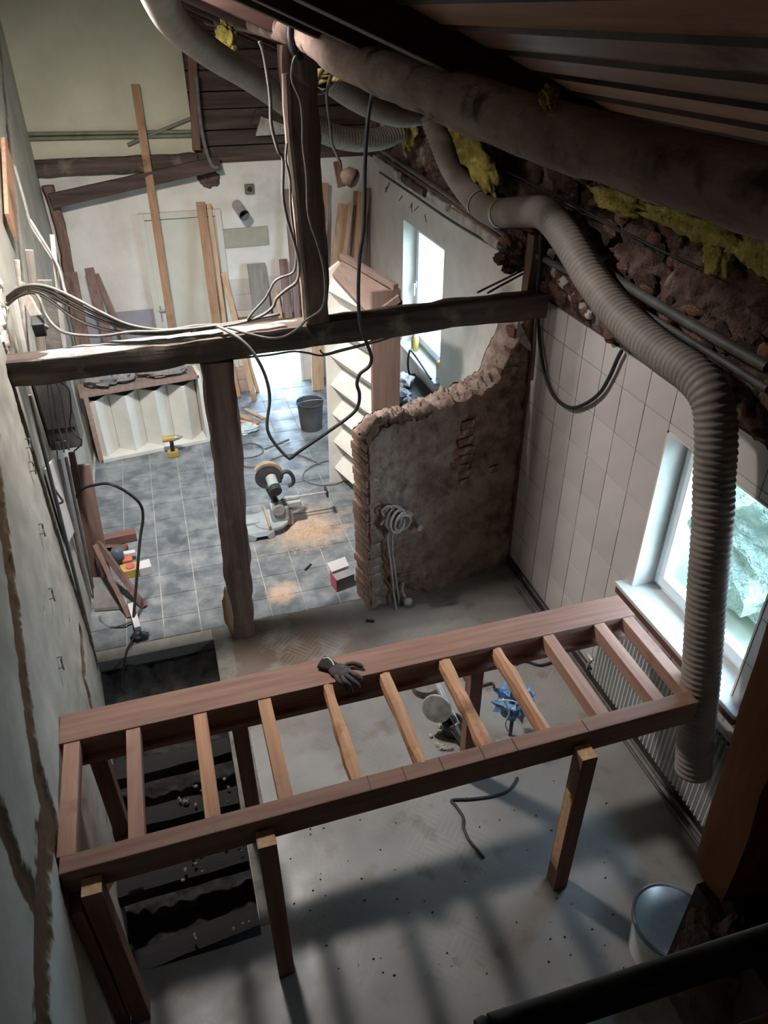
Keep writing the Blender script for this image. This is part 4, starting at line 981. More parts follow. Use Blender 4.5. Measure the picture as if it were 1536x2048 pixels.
for i, (s, d, sz, lab, m) in enumerate(((.2, .15, (.34, .26, .14), 'grey crumpled sack on the lying stair, at its left end', mat('grey_sack', (140, 138, 136), (104, 102, 102), scale=7, rough=.8, bump=.8)), (.42, .16, (.26, .22, .09), 'smaller pale rag on the lying stair beside the sack', m_dust), (.85, .16, (.55, .24, .07), 'dusty heap of rubble along the top of the lying stair', m_dust))):
    b = MB(); b.lump(lp_(s, d, .865+sz[2]*.4), sz, i+20, .45, 2.3, 20, 12)
    for q, p in enumerate(b.v): b.v[q] = V((p.x, p.y, max(.848, p.z+.012*noise.noise(p*20))))
    tag(b.obj(('sack', 'rag', 'rubble_heap')[i], m, None, smooth=45), lab, ('sack', 'rag', 'rubble')[i])
# cordless drill
dr = thing('cordless_drill', 'yellow and chrome cordless drill standing in front of the lying stair', 'drill', az(348, 919, 0))
p0 = az(348, 916, 0); m_yel = mat('yellow_plastic', (188, 160, 84), (164, 138, 72), scale=6, rough=.45)
mb = MB(); mb.box(p0+V((0, .05, .035)), (.12, .09, .07)); mb.obj('battery', m_yel, dr, bevel=.01)
mb = MB(); mb.beam(p0+V((0, .05, .07)), p0+V((.005, .05, .2)), .045, .055, up=(0, 1, 0)); mb.obj('grip', m_black, dr, bevel=.008)
mb = MB(); mb.tube([p0+V((-.09, .05, .225)), p0+V((.05, .05, .225))], .036, 14); mo_ = mb.obj('motor_body', m_yel, dr, smooth=50)
mb = MB(); mb.lathe([(.03, 0), (.028, .04), (.014, .07), (.006, .09)], p0+V((.05, .05, .225)), (1, 0, .05), 14); mb.obj('chuck', m_alu, mo_, smooth=50)

# ------------------------------------------------------------------ mitre saw on the tiles
sw = thing('mitre_saw', 'grey sliding mitre saw with round blade standing on the tiles', 'saw', az(530, 1076, 0))
S0 = az(530, 1078, 0)
m_cast = mat('cast_grey', (168, 178, 182), (146, 154, 160), scale=6, rough=.45, c3=(190, 170, 146), s3=5, lo3=.55, hi3=.7)
m_dk = mat('dark_tool_plastic', (58, 60, 64), (44, 46, 50), scale=8, rough=.5); m_guard = mat('beige_guard', (176, 158, 128), (150, 134, 110), scale=6, rough=.5)
def SP(x, y, z): return S0+V((x, y, z))
mb = MB(); mb.prism([SP(-.15, 0, 0), SP(-.09, -.02, 0), SP(-.07, -.02, .04), SP(.02, -.02, .04), SP(.04, -.02, 0), SP(.10, 0, 0), SP(.10, 0, .085), SP(-.15, 0, .085)], (0, .34, 0)); mb.obj('base', m_cast, sw, bevel=.008)
mb = MB(); mb.lathe([(.17, 0), (.175, .02), (.17, .035), (0, .035)], SP(.10, .18, .065), n=28); mb.obj('turntable', m_cast, sw, smooth=40)
mb = MB(); mb.beam(SP(-.17, .18, .09), SP(-.02, .18, .09), .08, .05); mb.obj('table_arm', m_cast, sw, bevel=.008)
mb = MB(); mb.beam(SP(.06, .0, .115), SP(.06, .38, .115), .022, .05); mb.obj('fence', m_guard, sw, bevel=.003)
mb = MB(); mb.bb(S0.x+.10, S0.x+.27, S0.y+.10, S0.y+.26, .09, .26); mb.obj('hinge_housing', m_cast, sw, bevel=.02)
mb = MB(); mb.lathe([(.055, 0), (.062, .03), (.05, .12)], SP(.17, .08, .24), (0, 1, 0), 16); mb.obj('pivot', m_alu, sw, smooth=50)
mb = MB(); mb.beam(SP(.17, .2, .25), SP(.10, .2, .46), .06, .07, up=(0, 1, 0)); mb.obj('saw_arm', m_dk, sw, bevel=.01)
bc = ay(537, 955, S0.y+.24)
mb = MB(); mb.lathe([(.0, -.0015), (.128, -.0015), (.128, .0015), (0, .0015)], bc, (.06, 1, .02), 40); mb.obj('blade', mat('dark_steel_blade', (86, 88, 92), (70, 72, 76), scale=9, rough=.4, metal=.3), sw)
mb = MB()
pr = []
for i in range(25):
    t = math.radians(-20+165*i/24); pr.append(bc+V((.145*math.cos(t), .012, .145*math.sin(t))))
for i in range(24, -1, -1):
    t = math.radians(-20+165*i/24); pr.append(bc+V((.05*math.cos(t), .012, .05*math.sin(t))))
mb.prism(pr, (0, .05, 0)); mb.obj('blade_guard', m_guard, sw)
mb = MB(); e0 = bc+V((.02, -.01, .0)); e1 = bc+V((.035, -.19, -.055)); mb.tube([e0, e0.lerp(e1, .7)], .052, 18); mo_ = mb.obj('motor', m_cast, sw, smooth=50)
mb = MB(); mb.tube([e0.lerp(e1, .68), e1], .058, 18); mb.obj('motor_cap', m_dk, mo_, smooth=50)
mb = MB(); h0 = bc+V((.13, 0, -.02)); mb.tube(smooth_path([h0+V((-.03, 0, -.05)), h0+V((.0, 0, .04)), h0+V((.06, 0, .05)), h0+V((.1, 0, -.01)), h0+V((.1, 0, -.08)), h0+V((.05, 0, -.11))], 5), .019, 10); mb.obj('handle', m_dk, sw, smooth=60)
for dy, dz in ((.0, .03), (.06, -.005)):
    mb = MB(); mb.tube([SP(.22, .18+dy, .27+dz), SP(.66, .18+dy, .27+dz)], .0095, 10); mb.obj('slide_rail', m_alu, sw, smooth=60)
mb = MB(); mb.bb(S0.x+.24, S0.x+.40, S0.y+.14, S0.y+.28, .21, .27); mb.obj('rail_bracket', m_cast, sw, bevel=.01)
mb = MB(); mb.bb(S0.x+.655, S0.x+.675, S0.y+.15, S0.y+.27, .25, .32); mb.obj('rail_end', m_dk, sw, bevel=.004)
mb = MB(); mb.beam(SP(.27, .2, .0), SP(.27, .2, .2), .08, .1, up=(0, 1, 0)); mb.obj('foot', m_cast, sw, bevel=.008)
m_sd = mat('sawdust', (192, 164, 140), (170, 142, 118), scale=30, rough=1., bump=.6, bscale=60, world=True)
def heap(label, c, rx, ry, h, seed, name='sawdust'):
    def f(s, t):
        x = (s*2-1); y = (t*2-1); r = math.sqrt(x*x+y*y)
        z = h*(1-r*1.25) + .007*noise.fractal(V((x*11+seed, y*11, seed)), 1, 2, 5) - .0035
        return V((c.x+x*rx, c.y+y*ry, z if z < .0 or True else 0))
    b = MB(); b.grid(f, 130, 120); return tag(b.obj(name, m_sd, None, smooth=180), label, 'sawdust', kind='stuff')
heap('tan sawdust spread around and in front of the mitre saw', az(615, 1065, 0), .30, .34, .008, 3)
heap('small reddish sawdust patch on the floor near the post', az(562, 1196, 0), .11, .10, .004, 9)

# open box
bx = thing('cardboard_box', 'small open red and white carton on the floor by the broken wall', 'box', az(688, 1180, 0))
C0 = az(690, 1179, 0)+V((0, .06, 0)); m_card = mat('grey_card', (150, 146, 150), (132, 128, 132), scale=5, rough=.8); m_red = mat('red_print', (196, 96, 106), (176, 84, 92), scale=5, rough=.7); m_wcard = mat('white_card', (208, 204, 204), (192, 186, 188), scale=5, rough=.7)
Rb = Matrix.Rotation(.25, 3, 'Z')
mb = MB(); mb.box(C0+V((0, 0, .065)), (.17, .11, .13), Rb); mb.obj('carton', m_card, bx, bevel=.002)
def bp(x, y, z): return C0+Rb @ V((x, y, z))
mb = MB(); mb.prism([bp(-.085, .057, .131), bp(.085, .057, .131), bp(.09, .12, .20), bp(-.09, .12, .20)], Rb @ V((0, .004, 0))); mb.obj('flap', m_wcard, bx)
mb = MB(); mb.prism([bp(-.09, .12, .20), bp(.09, .12, .20), bp(.085, .04, .155), bp(-.085, .04, .155)], (0, 0, .003)); mb.obj('flap', m_wcard, bx)
mb = MB(); mb.prism([bp(-.089, -.055, .0), bp(-.089, .055, 0), bp(-.089, .07, .16), bp(-.089, -.055, .13)], Rb @ V((-.003, 0, 0))); mb.obj('side', m_red, bx)

# floor cables near the saw and hatch
cable('grey extension lead lying in waves behind the mitre saw', [az(u, v, .010) for u, v in ((455, 905), (470, 925), (500, 934), (525, 928), (545, 918), (575, 909), (605, 912), (640, 928))], .009, m_grayp)
cable('pale cable loop lying on the tiles beside the post', [az(u, v, .010) for u, v in ((480, 890), (500, 886), (522, 892), (526, 903), (510, 913), (478, 916), (460, 912))], .009, m_grayp)
cable('curled grey lead in front of the white stair', [az(u, v, .010) for u, v in ((672, 920), (640, 925), (615, 938), (606, 950), (612, 962), (640, 970), (670, 968), (690, 960))], .008, m_grayp)
mb = MB(); mb.tube([az(530, 898, .02), az(578, 879, .02)], .012, 8); tag(mb.obj('short_rod', m_lead, None), 'short grey rod lying on the tiles near the bucket', 'rod')
mb = MB(); mb.beam(az(610, 1140, .012), az(622, 1128, .012), .012, .01); tag(mb.obj('wood_chip', m_old, None), 'dark splinter on the tiles left of the carton', 'splinter')
mb = MB(); mb.beam(az(732, 1241, .012), az(748, 1242, .012), .02, .012); tag(mb.obj('wood_chip', m_old, None), 'dark chip on the floor in front of the broken wall', 'splinter')

# ------------------------------------------------------------------ left side of the far room
eb = thing('distribution_box', 'tall dark electrical cabinet on the left wall under the beam', 'electrical box', (-.87, 5.6, 1.42))
m_cab = mat('dark_cabinet', (92, 88, 86), (66, 64, 64), scale=5, rough=.5)
mb = MB(); mb.bb(-.985, -.76, 5.5, 5.75, 1.42, 2.05); mb.obj('cabinet', m_cab, eb, bevel=.006)
mb = MB(); mb.bb(-.97, -.775, 5.488, 5.5, 1.60, 2.03); mb.obj('cover', mat('grey_cover', (98, 94, 92), (82, 79, 78), scale=4, rough=.5), eb, bevel=.003)
mb = MB(); mb.bb(-.93, -.86, 5.47, 5.49, 1.43, 1.50); mb.obj('terminal', m_grayp, eb, bevel=.003)
for i, (pts, r, lab) in enumerate((
    ([(100, 762, 5.2), (108, 800, 5.35), (112, 840, 5.45), (125, 880, 5.46), (128, 905, 5.44)], .009, 'grey cable dropping over the face of the electrical cabinet'),
    ([(112, 765, 5.2), (122, 790, 5.3), (128, 830, 5.4), (134, 870, 5.44), (138, 900, 5.44)], .009, 'dark cable along the right edge of the electrical cabinet'),
    ([(122, 765, 5.2), (138, 780, 5.3), (142, 820, 5.4), (140, 850, 5.44), (152, 870, 5.4), (163, 880, 5.4), (160, 892, 5.4), (148, 902, 5.44)], .008, 'black cable bowing out to the right of the electrical cabinet'),
    ([(94, 762, 5.2), (98, 800, 5.3), (104, 850, 5.44), (112, 890, 5.46), (116, 920, 5.45)], .008, 'thin blue grey cable left on the electrical cabinet'))):
    cable(lab, PX('y', 5.4, pts), r*.7, m_blackc if i == 2 else m_grayp, 'cables at the electrical cabinet')
for i, (u0, v0, u1, v1, lab) in enumerate(((60, 790, 190, 1310, 'leftmost grey conduit down the left wall'), (118, 920, 192, 1250, 'middle grey conduit below the electrical cabinet'), (132, 915, 200, 1230, 'rightmost grey conduit below the electrical cabinet'))):
    y = (4.78, 5.35, 5.44)[i]; A = ay(u0, v0, y); B = ay(u1, v1, y); B.z = max(B.z, .02)
    pipe('conduit', lab, 'conduit', [A, A.lerp(B, .5), B], .013, m_grayp, 'conduits down the left wall')
plank('broad brown board standing below the electrical cabinet', 160, 930, 5.75, 172, 1090, 5.70, .15, .03, wz3, group='boards by the left wall', cat='board')
plank('dark brown strip standing beside the broad brown board', 143, 905, 5.72, 165, 1090, 5.66, .05, .03, m_oak_z, group='boards by the left wall', cat='board')
mb = MB(); mb.prism([(-.975, 4.98, .9), (-.975, 5.38, .75), (-.975, 5.38, 1.42), (-.975, 4.98, 1.55)], (.018, 0, 0)); tag(mb.obj('backing_board', m_plaster, None, bevel=.003), 'white backing board on the left wall below the cabinet', 'board')
hk = MB(); p = ay(117, 990, 4.95); hk.tube(smooth_path([p+V((-.02, 0, .07)), p, p+V((.015, 0, -.06)), p+V((-.02, 0, -.07))], 5), .008, 7); tag(hk.obj('metal_hook', m_lead, None, smooth=180), 'bent grey metal hook on the white backing board', 'hook')
for i, (u, v) in enumerate(((60, 935), (78, 1060), (97, 1190), (56, 888), (105, 1330))):
    y = (4.31, 3.98, 3.65, 4.42, 3.3)[i]; q = ay(u, v, y); q.x = xl(q.y)+.006
    b = MB(); b.tube([q+V((-.012, .03, .02)), q+V((.016, .03, .02)), q+V((.016, -.02, -.015)), q+V((-.012, -.02, -.015))], .004, 6); b.tube([q+V((.016, .005, .03)), q+V((.016, .0, -.05))], .004, 6)
    tag(b.obj('cable_clip', m_lead, None), 'bent wire cable clip on the left plaster, '+('second from the beam', 'third from the beam', 'fourth from the beam', 'closest to the beam', 'lowest of all')[i], 'clip', 'wire clips on the left wall')
# timber block and broken plaster above the beam at the far left
A = ax(14, 300, -.955); B = ax(22, 452, -.955)
mb = MB(); mb.beam(A, B, .03, .22, up=(0, 1, 0)); tag(mb.obj('timber_block', wood('block_wood', (184, 140, 112), (150, 112, 90), 'z'), None, bevel=.004), 'orange brown timber block let into the far left wall', 'block')
for i, (u, v, y, sz) in enumerate(((36, 560, 5.25, .12), (48, 600, 5.15, .11), (30, 640, 5.05, .13), (44, 680, 4.95, .10), (70, 620, 5.1, .09), (90, 610, 5.2, .08))):
    p = ay(u, v, y); p.x = -.985; b = MB(); b.lump(p, (.07, sz*1.6, sz*1.5), i+60, .6, 2.6, 14, 10); b.obj('plaster_chunk', m_lime if i % 2 else m_plaster, wall_left_far, smooth=45)
plank('pale batten slanting through the cables at the left end of the beam', 40, 570, 5.25, 88, 660, 4.85, .06, .03, wz4, ground=False, group=None, cat='batten')
mb = MB(); p = ay(78, 652, 4.86); mb.box(p, (.07, .09, .10), Matrix.Rotation(.4, 3, 'X')); tag(mb.obj('connector_block', m_dk, None, bevel=.008), 'dark connector block where the cables meet the beam end', 'connector')
for i, (u0, v0, u1, v1, w, m) in enumerate(((24, 590, 38, 690, .05, m_plaster), (34, 520, 40, 690, .035, m_lime), (58, 500, 70, 690, .05, wz4), (88, 560, 100, 690, .10, m_conc), (104, 470, 118, 690, .03, m_plaster))):
    A = ay(u0, v0, 5.05+.05*i); B = ay(u1, v1, 5.0+.05*i); A.x = max(A.x, -.965); B.x = max(B.x, -.955); b = MB(); b.beam(A, V((B.x, B.y, B.z-.25)), w, .03, up=(0, 1, 0), seg=6, jit=.006, seed=i)
    b.obj('wall_lath', m, wall_left_far)
cable('white cable hanging along the far left wall edge', PX('y', 5.6, [(28, 330, 6.3), (48, 400, 6.0), (62, 450, 5.7), (85, 488, 5.5), (118, 540, 5.3), (128, 580, 5.2)]), .011, m_grayp)
cable('thick black cable arching from the left wall over the tiles', PX('y', 5.3, [(152, 995, 5.68), (165, 978, 5.6), (190, 970, 5.5), (220, 968), (255, 985), (280, 1008), (286, 1035), (280, 1080, 5.25), (275, 1140, 5.15), (270, 1200, 5.05), (267, 1245, 4.98), (272, 1268, 4.86)]), .012, m_blackc)
cable('grey cable bend at the foot of the black arch', PX('y', 5.0, [(200, 1232, 5.15), (205, 1245, 5.1), (220, 1254, 5.02), (245, 1250, 4.98), (262, 1243), (275, 1246)]), .010, m_grayp)
cable('black lead running from the arch foot down into the pit', [az(272, 1262, .05), az(262, 1285, .04), az(254, 1300, .02), az(250, 1322, -.02), az(246, 1348, -.10), az(244, 1380, -.18)], .009, m_blackc)
# junk on the tiles by the left wall
plank('longer brown batten slanting on the tiles near the left wall', 186, 1072, 5.75, 268, 1185, 5.3, .05, .04, wz3, ground=True, group='battens by the left wall', cat='batten')
plank('thin brown batten below the longer one near the left wall', 190, 1090, 5.6, 258, 1232, 5.1, .035, .03, wz3, ground=True, group='battens by the left wall', cat='batten')
mb = MB(); mb.beam(az(196, 1084, .05), az(272, 1068, .05), .10, .09); tag(mb.obj('timber_offcut', wood('rose_offcut', (132, 96, 88), (104, 74, 68), 'x'), None, bevel=.005), 'rosy brown timber offcut lying across the tiles at left', 'offcut')
for i, (u, v) in enumerate(((205, 1108), (232, 1101))):
    mb = MB(); mb.box(az(u, v, .035)+V((0, 0, 0)), (.11, .2, .065), Matrix.Rotation(1.35, 3, 'Z')); tag(mb.obj('loose_brick', m_brick, None, bevel=.004), 'loose brick below the rosy offcut, '+('closer to the wall' if i == 0 else 'farther from the wall'), 'brick', 'loose bricks at left')
yb_ = thing('yellow_box', 'yellow and white carton lying on the tiles at left', 'box', az(272, 1160, 0))
p0 = az(262, 1156, 0)
mb = MB(); mb.box(p0+V((0, .05, .045)), (.15, .12, .09), Matrix.Rotation(.12, 3, 'Z')); mb.obj('carton', m_yel, yb_, bevel=.004)
mb = MB(); mb.box(p0+V((.13, .055, .045)), (.11, .12, .088), Matrix.Rotation(.12, 3, 'Z')); mb.obj('white_end', m_wcard, yb_, bevel=.004)
mb = MB(); mb.lathe([(.038, 0), (.042, .008), (.03, .008), (0, .006)], p0+V((.01, .05, .09)), n=18); mb.obj('ring', m_red, yb_, smooth=40)
gt = thing('power_tool', 'blue grey hand tool with orange base beside the yellow carton', 'tool', az(240, 1138, 0))
p0 = az(238, 1136, 0); mb = MB(); mb.lathe([(.02, 0), (.055, .01), (.06, .05), (.05, .13), (.02, .15)], p0+V((0, .06, .05)), (.1, -.2, .9), 16); mb.obj('motor_body', mat('blue_grey_plastic', (92, 104, 118), (70, 80, 92), scale=6, rough=.5), gt, smooth=50)
mb = MB(); mb.box(p0+V((.08, .05, .03)), (.09, .08, .06)); mb.obj('base', mat('orange_plastic', (206, 112, 82), (186, 96, 70), scale=5, rough=.5), gt, bevel=.008)
mb = MB(); mb.box(p0+V((.10, .1, .075)), (.12, .05, .03)); mb.obj('sole_plate', m_wcard, gt, bevel=.004)
mb = MB(); A = az(188, 1190, .02); mb.prism([az(186, 1160, .14), az(225, 1160, .10), az(248, 1218, .01), az(190, 1222, .01)], (0, .012, .02)); tag(mb.obj('grey_sheet', mat('grey_hardboard', (122, 118, 114), (100, 96, 92), scale=5, rough=.8), None), 'grey hardboard sheet leaning low by the left wall', 'board')
mb = MB(); mb.beam(az(262, 1210, .06), az(276, 1258, .04), .05, .05); tag(mb.obj('white_stick', m_wcard, None, bevel=.004), 'short white stick at the foot of the black cable arch', 'stick')
mb = MB(); mb.box(az(192, 1135, .05), (.1, .12, .09)); tag(mb.obj('white_block', m_plaster, None, bevel=.004), 'small white block against the left wall boards', 'block')
mb = MB(); mb.lump(az(278, 1272, .03), (.14, .09, .06), 33, .5, 2.5, 14, 8); tag(mb.obj('connector_clump', m_black, None, smooth=40), 'black tangle of plugs on the tiles at the pit edge', 'connector')

# ------------------------------------------------------------------ far window corner
bn = thing('storage_chest', 'grey white chest below the far window with a dark lid', 'chest', (2.40, 6.95, 0))
mb = MB(); mb.bb(2.16, 2.62, 6.55, 7.45, 0, .74); mb.obj('body', m_plaster, bn, bevel=.006)
mb = MB(); mb.bb(2.13, 2.63, 6.5, 7.48, .74, .775); mb.obj('lid', m_dk, bn, bevel=.005)
for i, (x, y, sz, m, lab) in enumerate(((2.27, 6.9, (.2, .3, .1), m_grayp, 'grey crumpled cloth on the chest lid, nearest'), (2.38, 7.2, (.26, .26, .14), m_lime, 'pale crumpled bag at the back of the chest lid'), (2.3, 6.68, (.14, .16, .07), m_dk, 'dark small bundle at the front of the chest lid'))):
    b = MB(); b.lump((x, y, .775+sz[2]*.45), sz, i+80, .5, 2.4, 18, 10)
    for q, p in enumerate(b.v): b.v[q] = V((p.x, p.y, max(.778, p.z)))
    tag(b.obj(('cloth', 'bag', 'bundle')[i], m, None, smooth=45), lab, ('cloth', 'bag', 'bundle')[i])
mb = MB(); mb.beam((2.50, 6.42, .02), (2.60, 6.46, .95), .10, .03, up=(0, 1, 0)); tag(mb.obj('leaning_board', m_oak_z, None, bevel=.003), 'dark board leaning on the wall beside the chest', 'board')
pipe('thin_pipe', 'thin grey pipe bending down below the far window', 'pipe', PX('x', 2.60, [(822, 700), (838, 722), (855, 748), (862, 758)]), .014, m_lead)
cable('dark lead hanging over the far window sill', PX('x', 2.58, [(820, 700), (816, 720), (818, 745), (830, 765), (845, 785)]), .012, m_blackc)
cn = thing('spray_can', 'yellow topped tin standing on the far window sill', 'can', (2.70, 7.7, .955))
mb = MB(); mb.lathe([(.04, 0), (.042, .01), (.042, .15), (.03, .17)], (2.70, 7.70, .957), n=18); mb.obj('tin', m_yel, cn, smooth=45)
mb = MB(); mb.lathe([(.028, 0), (.03, .05), (.02, .06)], (2.70, 7.70, 1.125), n=16); mb.obj('cap', m_wcard, cn, smooth=45)
cn = thing('spray_can', 'orange tin at the near corner of the far window sill', 'can', (2.72, 6.92, .955))
mb = MB(); mb.lathe([(.035, 0), (.036, .01), (.036, .12)], (2.70, 6.90, .957), n=18); mb.obj('tin', m_wcard, cn, smooth=45)
mb = MB(); mb.lathe([(.036, 0), (.036, .05), (.025, .06)], (2.70, 6.90, 1.08), n=16); mb.obj('cap', mat('amber_cap', (214, 158, 70), rough=.5), cn, smooth=45)
mb = MB(); mb.beam(ay(964, 767, 5.25), az(785, 1048, .01), .05, .04, up=(0, 1, 0)); tag(mb.obj('batten', wz1, None, bevel=.003), 'orange batten leaning behind the broken wall', 'batten')
plank('pinkish lath added as the shadow beside the orange batten', 970, 765, 5.45, 966, 800, 5.45, .035, .03, wz3, group=None, cat='batten')  # solid lath stands in for the pinkish shadow next to the batten

# ------------------------------------------------------------------ glove on the frame
gl = thing('work_glove', 'dark grey work glove draped over the rear board of the frame', 'glove', az(685, 1342, 1.23))
m_gl = mat('dark_glove_rubber', (78, 70, 70), (54, 48, 50), scale=16, rough=.75, bump=.5, c3=(110, 92, 90), s3=18, lo3=.55, hi3=.68); m_cuff = mat('knit_cuff', (52, 52, 48), (36, 36, 34), scale=40, rough=.9, bump=.5)
Z = 1.227
mb = MB(); c = az(679, 1341, Z+.014); R = Matrix.Rotation(-.62, 3, 'Z'); mb.lump(c, (.135, .10, .038), 3, .16, 2., 18, 10, R); mb.obj('palm', m_gl, gl, smooth=60)
def edge_drop(pts): return [V(p) for p in pts]
fingers = {'little_finger': [(672, 1352, .014), (680, 1364, .014), (689, 1374, -.014), (692, 1381, -.045)], 'ring_finger': [(684, 1353, .016), (692, 1364, .014), (701, 1373, -.01), (704, 1382, -.05)], 'middle_finger': [(692, 1350, .016), (702, 1358, .015), (711, 1366, .004), (719, 1374, -.03)], 'index_finger': [(696, 1342, .018), (706, 1347, .018), (716, 1352, .016), (724, 1359, .008)], 'thumb': [(690, 1330, .018), (704, 1327, .022), (716, 1329, .02), (726, 1334, .014)]}
for nme, pts in fingers.items():
    b = MB(); path = smooth_path([az(u, v, Z+dz) for u, v, dz in pts], 5); b.tube(path, .012, 10, True, lambda i, m: .0125*(1 if i < m-2 else .72)); b.obj(nme, m_gl, gl, smooth=60)
b = MB(); A = az(668, 1334, Z+.016); B = az(643, 1324, Z+.016); b.tube([A, A.lerp(B, .5), B], .04, 16, False, lambda i, m: .034+.006*i)
for q, p in enumerate(b.v): b.v[q] = V((p.x, p.y, max(Z, Z+.016+(p.z-Z-.016)*.42)))
cu_ = b.obj('cuff', m_cuff, gl, smooth=60)
b = MB(); b.tube(smooth_path([az(645, 1318, Z+.03), az(655, 1316, Z+.036), az(664, 1323, Z+.034), az(668, 1331, Z+.03)], 5), .004, 6); b.obj('cuff_stripe', m_wcard, cu_, smooth=180)

# ------------------------------------------------------------------ plumbing and rags seen through the frame
pl = thing('plumbing_stack', 'bundle of bare pipes with a round flange rising from a hole in the floor', 'plumbing', (1.45, 3.1, 0))
m_chr = mat('tarnished_chrome', (196, 194, 190), (150, 148, 146), scale=12, rough=.35, metal=.4)
mb = MB(); mb.lathe([(.0, 0), (.10, 0), (.105, .008), (.10, .02), (.03, .03), (.0, .03)], az(874, 1416, .24), (-.55, -.75, .35), 28); mb.obj('flange_disc', m_chr, pl, smooth=35)
for i, (a, c, r) in enumerate((((868, 1360, .30), (922, 1470, .10), .016), ((873, 1358, .30), (928, 1470, .12), .012))):
    mb = MB(); mb.tube([az(*a), az(*c)], r, 10); mb.obj('long_pipe', m_chr, pl, smooth=60)
for i, (a, c, r) in enumerate((((905, 1452, .16), (930, 1497, .03), .011), ((912, 1448, .2), (936, 1498, .03), .010), ((918, 1446, .2), (940, 1494, .03), .011), ((925, 1450, .16), (941, 1490, .03), .009), ((898, 1455, .12), (925, 1492, .03), .008), ((931, 1455, .14), (944, 1482, .03), .010))):
    mb = MB(); mb.tube([az(*a), az(*c)], r, 9); mb.obj('stub_pipe', m_chr if i % 2 else m_lead, pl, smooth=60)
mb = MB(); mb.lathe([(.06, 0), (.075, .0), (.08, .10), (.065, .10), (.06, .02)], az(905, 1462, .0), n=22); mb.obj('drain_cup', m_dk, pl, smooth=40)
mb = MB()
for i in range(26):
    t = rnd.uniform(0, 6.28); r = rnd.uniform(.11, .17); c = az(912, 1475, 0); mb.lump(c+V((r*math.cos(t)*1.1, r*math.sin(t), .008)), (rnd.uniform(.02, .06), rnd.uniform(.02, .05), .035), i, .4, 2, 8, 5)
tag(mb.obj('floor_rubble', m_lime, pl, smooth=40), kind='stuff')
mb = MB(); mb.lathe([(.0, .0), (.10, 0), (.10, .07), (.0, .07)], az(850, 1378, 0), n=24); tag(mb.obj('base_plate', m_conc, None, smooth=40), 'round grey base plate on the floor behind the pipes', 'plate')
rg = thing('blue_rag', 'crumpled blue plastic rag tied around a standing pipe under the frame', 'rag', az(1020, 1500, 0))
base = az(1020, 1470, 0)
mb = MB(); mb.tube([base, base+V((0, 0, .42))], .014, 10); mb.obj('standpipe', m_lead, rg, smooth=60)
c = base+V((0, 0, .36)); mb = MB(); mb.lump(c, (.24, .2, .26), 8, .55, 3.1, 26, 16)
for q, p in enumerate(mb.v): mb.v[q] = p + (p-c)*.30*noise.noise(p*30)
pw_ = mb.obj('plastic_wrap', mat('blue_plastic', (128, 172, 208), (70, 112, 158), scale=14, rough=.3, bump=.6), rg, smooth=25)
mb = MB(); mb.tube(smooth_path([c+V((-.12, -.05, .10)), c+V((-.09, -.10, .02)), c+V((-.10, -.09, -.10)), c+V((-.07, -.08, -.2))], 5), .006, 6); mb.tube(smooth_path([c+V((-.14, -.04, .08)), c+V((-.08, -.1, .12)), c+V((-.02, -.1, .06))], 5), .005, 6); mb.obj('white_string', m_wcard, pw_, smooth=180)
mb = MB(); mb.prism([az(992, 1480, .02), az(1012, 1480, .02), az(1014, 1512, .01), az(990, 1512, .01)], (0, 0, .004)); mb.obj('foot_plate', m_dust, rg)
cable('black cable tangle on the floor by the rear frame leg', [az(u, v, .012) for u, v in ((925, 1345), (932, 1362), (948, 1372), (968, 1370), (984, 1366), (988, 1376))], .009, m_blackc)
cable('black cable crossing the tangle by the rear frame leg', [az(u, v, .03) for u, v in ((960, 1340), (955, 1360), (944, 1380), (940, 1396))], .010, m_blackc)
cable('black cable kinked on the floor in front of the frame', [az(u, v, .010) for u, v in ((1035, 1555), (1018, 1580), (985, 1592), (940, 1598), (904, 1600), (912, 1612), (926, 1634), (927, 1655), (938, 1680), (955, 1700), (968, 1716))], .009, m_blackc)
cable('dark lead along the wall base under the frame, short', [az(u, v, .012) for u, v in ((1030, 1328), (1050, 1322), (1080, 1330), (1110, 1322))], .010, m_blackc)
mb = MB(); mb.lump(az(503, 1609, .015), (.06, .05, .035), 4, .5, 3, 10, 7); tag(mb.obj('paper_scrap', m_wcard, None, smooth=30), 'crumpled white paper scrap on the pit edge', 'paper')
mb = MB()
for i in range(70):
    u = rnd.uniform(560, 1250); v = rnd.uniform(1560, 1960); p = az(u, v, .003); s = rnd.uniform(.006, .016); mb.lump(p, (s, s*.7, .006), i, .3, 2, 6, 4)
tag(mb.obj('dirt_crumbs', m_old, None), 'tiny dark crumbs scattered on the near floor', 'crumbs', kind='stuff')

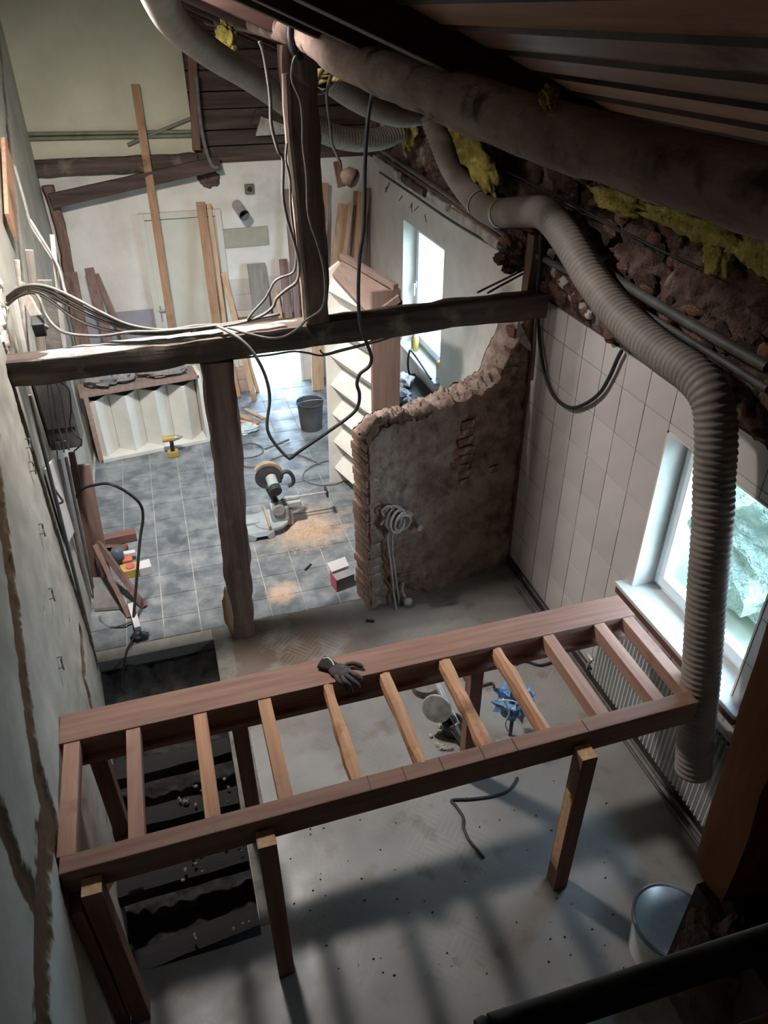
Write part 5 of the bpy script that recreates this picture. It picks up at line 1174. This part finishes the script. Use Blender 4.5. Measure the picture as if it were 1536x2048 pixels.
# ------------------------------------------------------------------ bucket and things close to the camera
wb = thing('lidded_bucket', 'white round bucket with a shiny lid on the near floor', 'bucket', az(1340, 1845, .0))
c = az(1342, 1842, .30); c.z = 0
mb = MB(); mb.lathe([(.0, .003), (.16, .003), (.185, .30), (0, .30)], c, n=36); mb.obj('pail', m_pvc, wb, smooth=50)
mb = MB(); mb.lathe([(.19, .285), (.197, .29), (.197, .312), (.188, .318), (.180, .308), (0, .308)], c, n=40); mb.obj('lid', mat('shiny_blue_white_lid', (150, 164, 176), (128, 144, 160), scale=5, rough=.12, spec=.9), wb, smooth=35)
hr = thing('hand_rail', 'black steel hand rail crossing the bottom right corner', 'rail', (.6, .27, 2.72))
mb = MB(); A = V((.19, .272, 3.385)); B = V((1.25, .247, 3.385)); mb.tube([A, B], .0165, 16); mb.obj('rail', m_black, hr, smooth=60)
mb = MB(); mb.lathe([(.0, -.010), (.014, -.006), (.0165, 0), (.015, .008)], A+V((-.006, 0, 0)), (-1, 0, 0), 14); mb.obj('end_cap', m_black, hr, smooth=60)
mb = MB(); mb.beam((1.0, .262, 2.70), (1.0, .262, 3.4), .03, .03, up=(0, 1, 0)); mb.obj('rail_post', m_black, hr)
mb = MB(); mb.beam((.36, .235, 3.13), (1.3, .225, 3.13), .05, .16, seg=6, jit=.006); tag(mb.obj('guard_board', wood('dark_red_board', (92, 56, 48), (70, 42, 38), 'x'), None, bevel=.004), 'dark red guard board below the black hand rail', 'board')
mb = MB(); mb.beam((.875, .56, 2.86), (.785, .56, 4.17), .17, .10, up=(0, 1, 0), seg=12, jit=.01, seed=55); tag(mb.obj('gallery_post', wood('orange_post', (156, 96, 54), (116, 68, 40), 'z'), None, smooth=35), 'orange brown timber post close to the camera at right', 'post')
for i, (u, v, y, sz) in enumerate(((1405, 1800, .52, .07), (1380, 1850, .50, .06), (1350, 1880, .47, .05), (1430, 1850, .48, .07))):
    pass
mb = MB(); mb.lump((.785, .48, 2.72), (.09, .16, .32), 91, .28, 3.2, 22, 18); tag(mb.obj('mortar_lump', m_rubble, None, smooth=40), 'rough dark mortar lump at the foot of the orange post', 'rubble')

# ------------------------------------------------------------------ outside the near window
m_leaf = mat('shrub_leaves', (176, 192, 180), (148, 170, 156), scale=9, rough=.7, bump=1., bscale=14, bdist=.1)
hg = thing('garden_shrub', 'pale green bushy shrub outside the near window', 'shrub', (4.5, 3.75, -.12))
mb = MB(); mb.lump((4.6, 3.85, .62), (1.2, 1.8, 1.35), 6, .35, 2.6, 44, 30)
for q, p in enumerate(mb.v): mb.v[q] = p + V((1, 1, 1))*.08*noise.fractal(p*5., 1, 2, 4)
mb.obj('crown', m_leaf, hg, smooth=30)
mb = MB(); mb.tube([(4.5, 3.75, -.12), (4.5, 3.75, .4)], .06, 10); mb.obj('trunk', m_oak_z, hg, smooth=60)
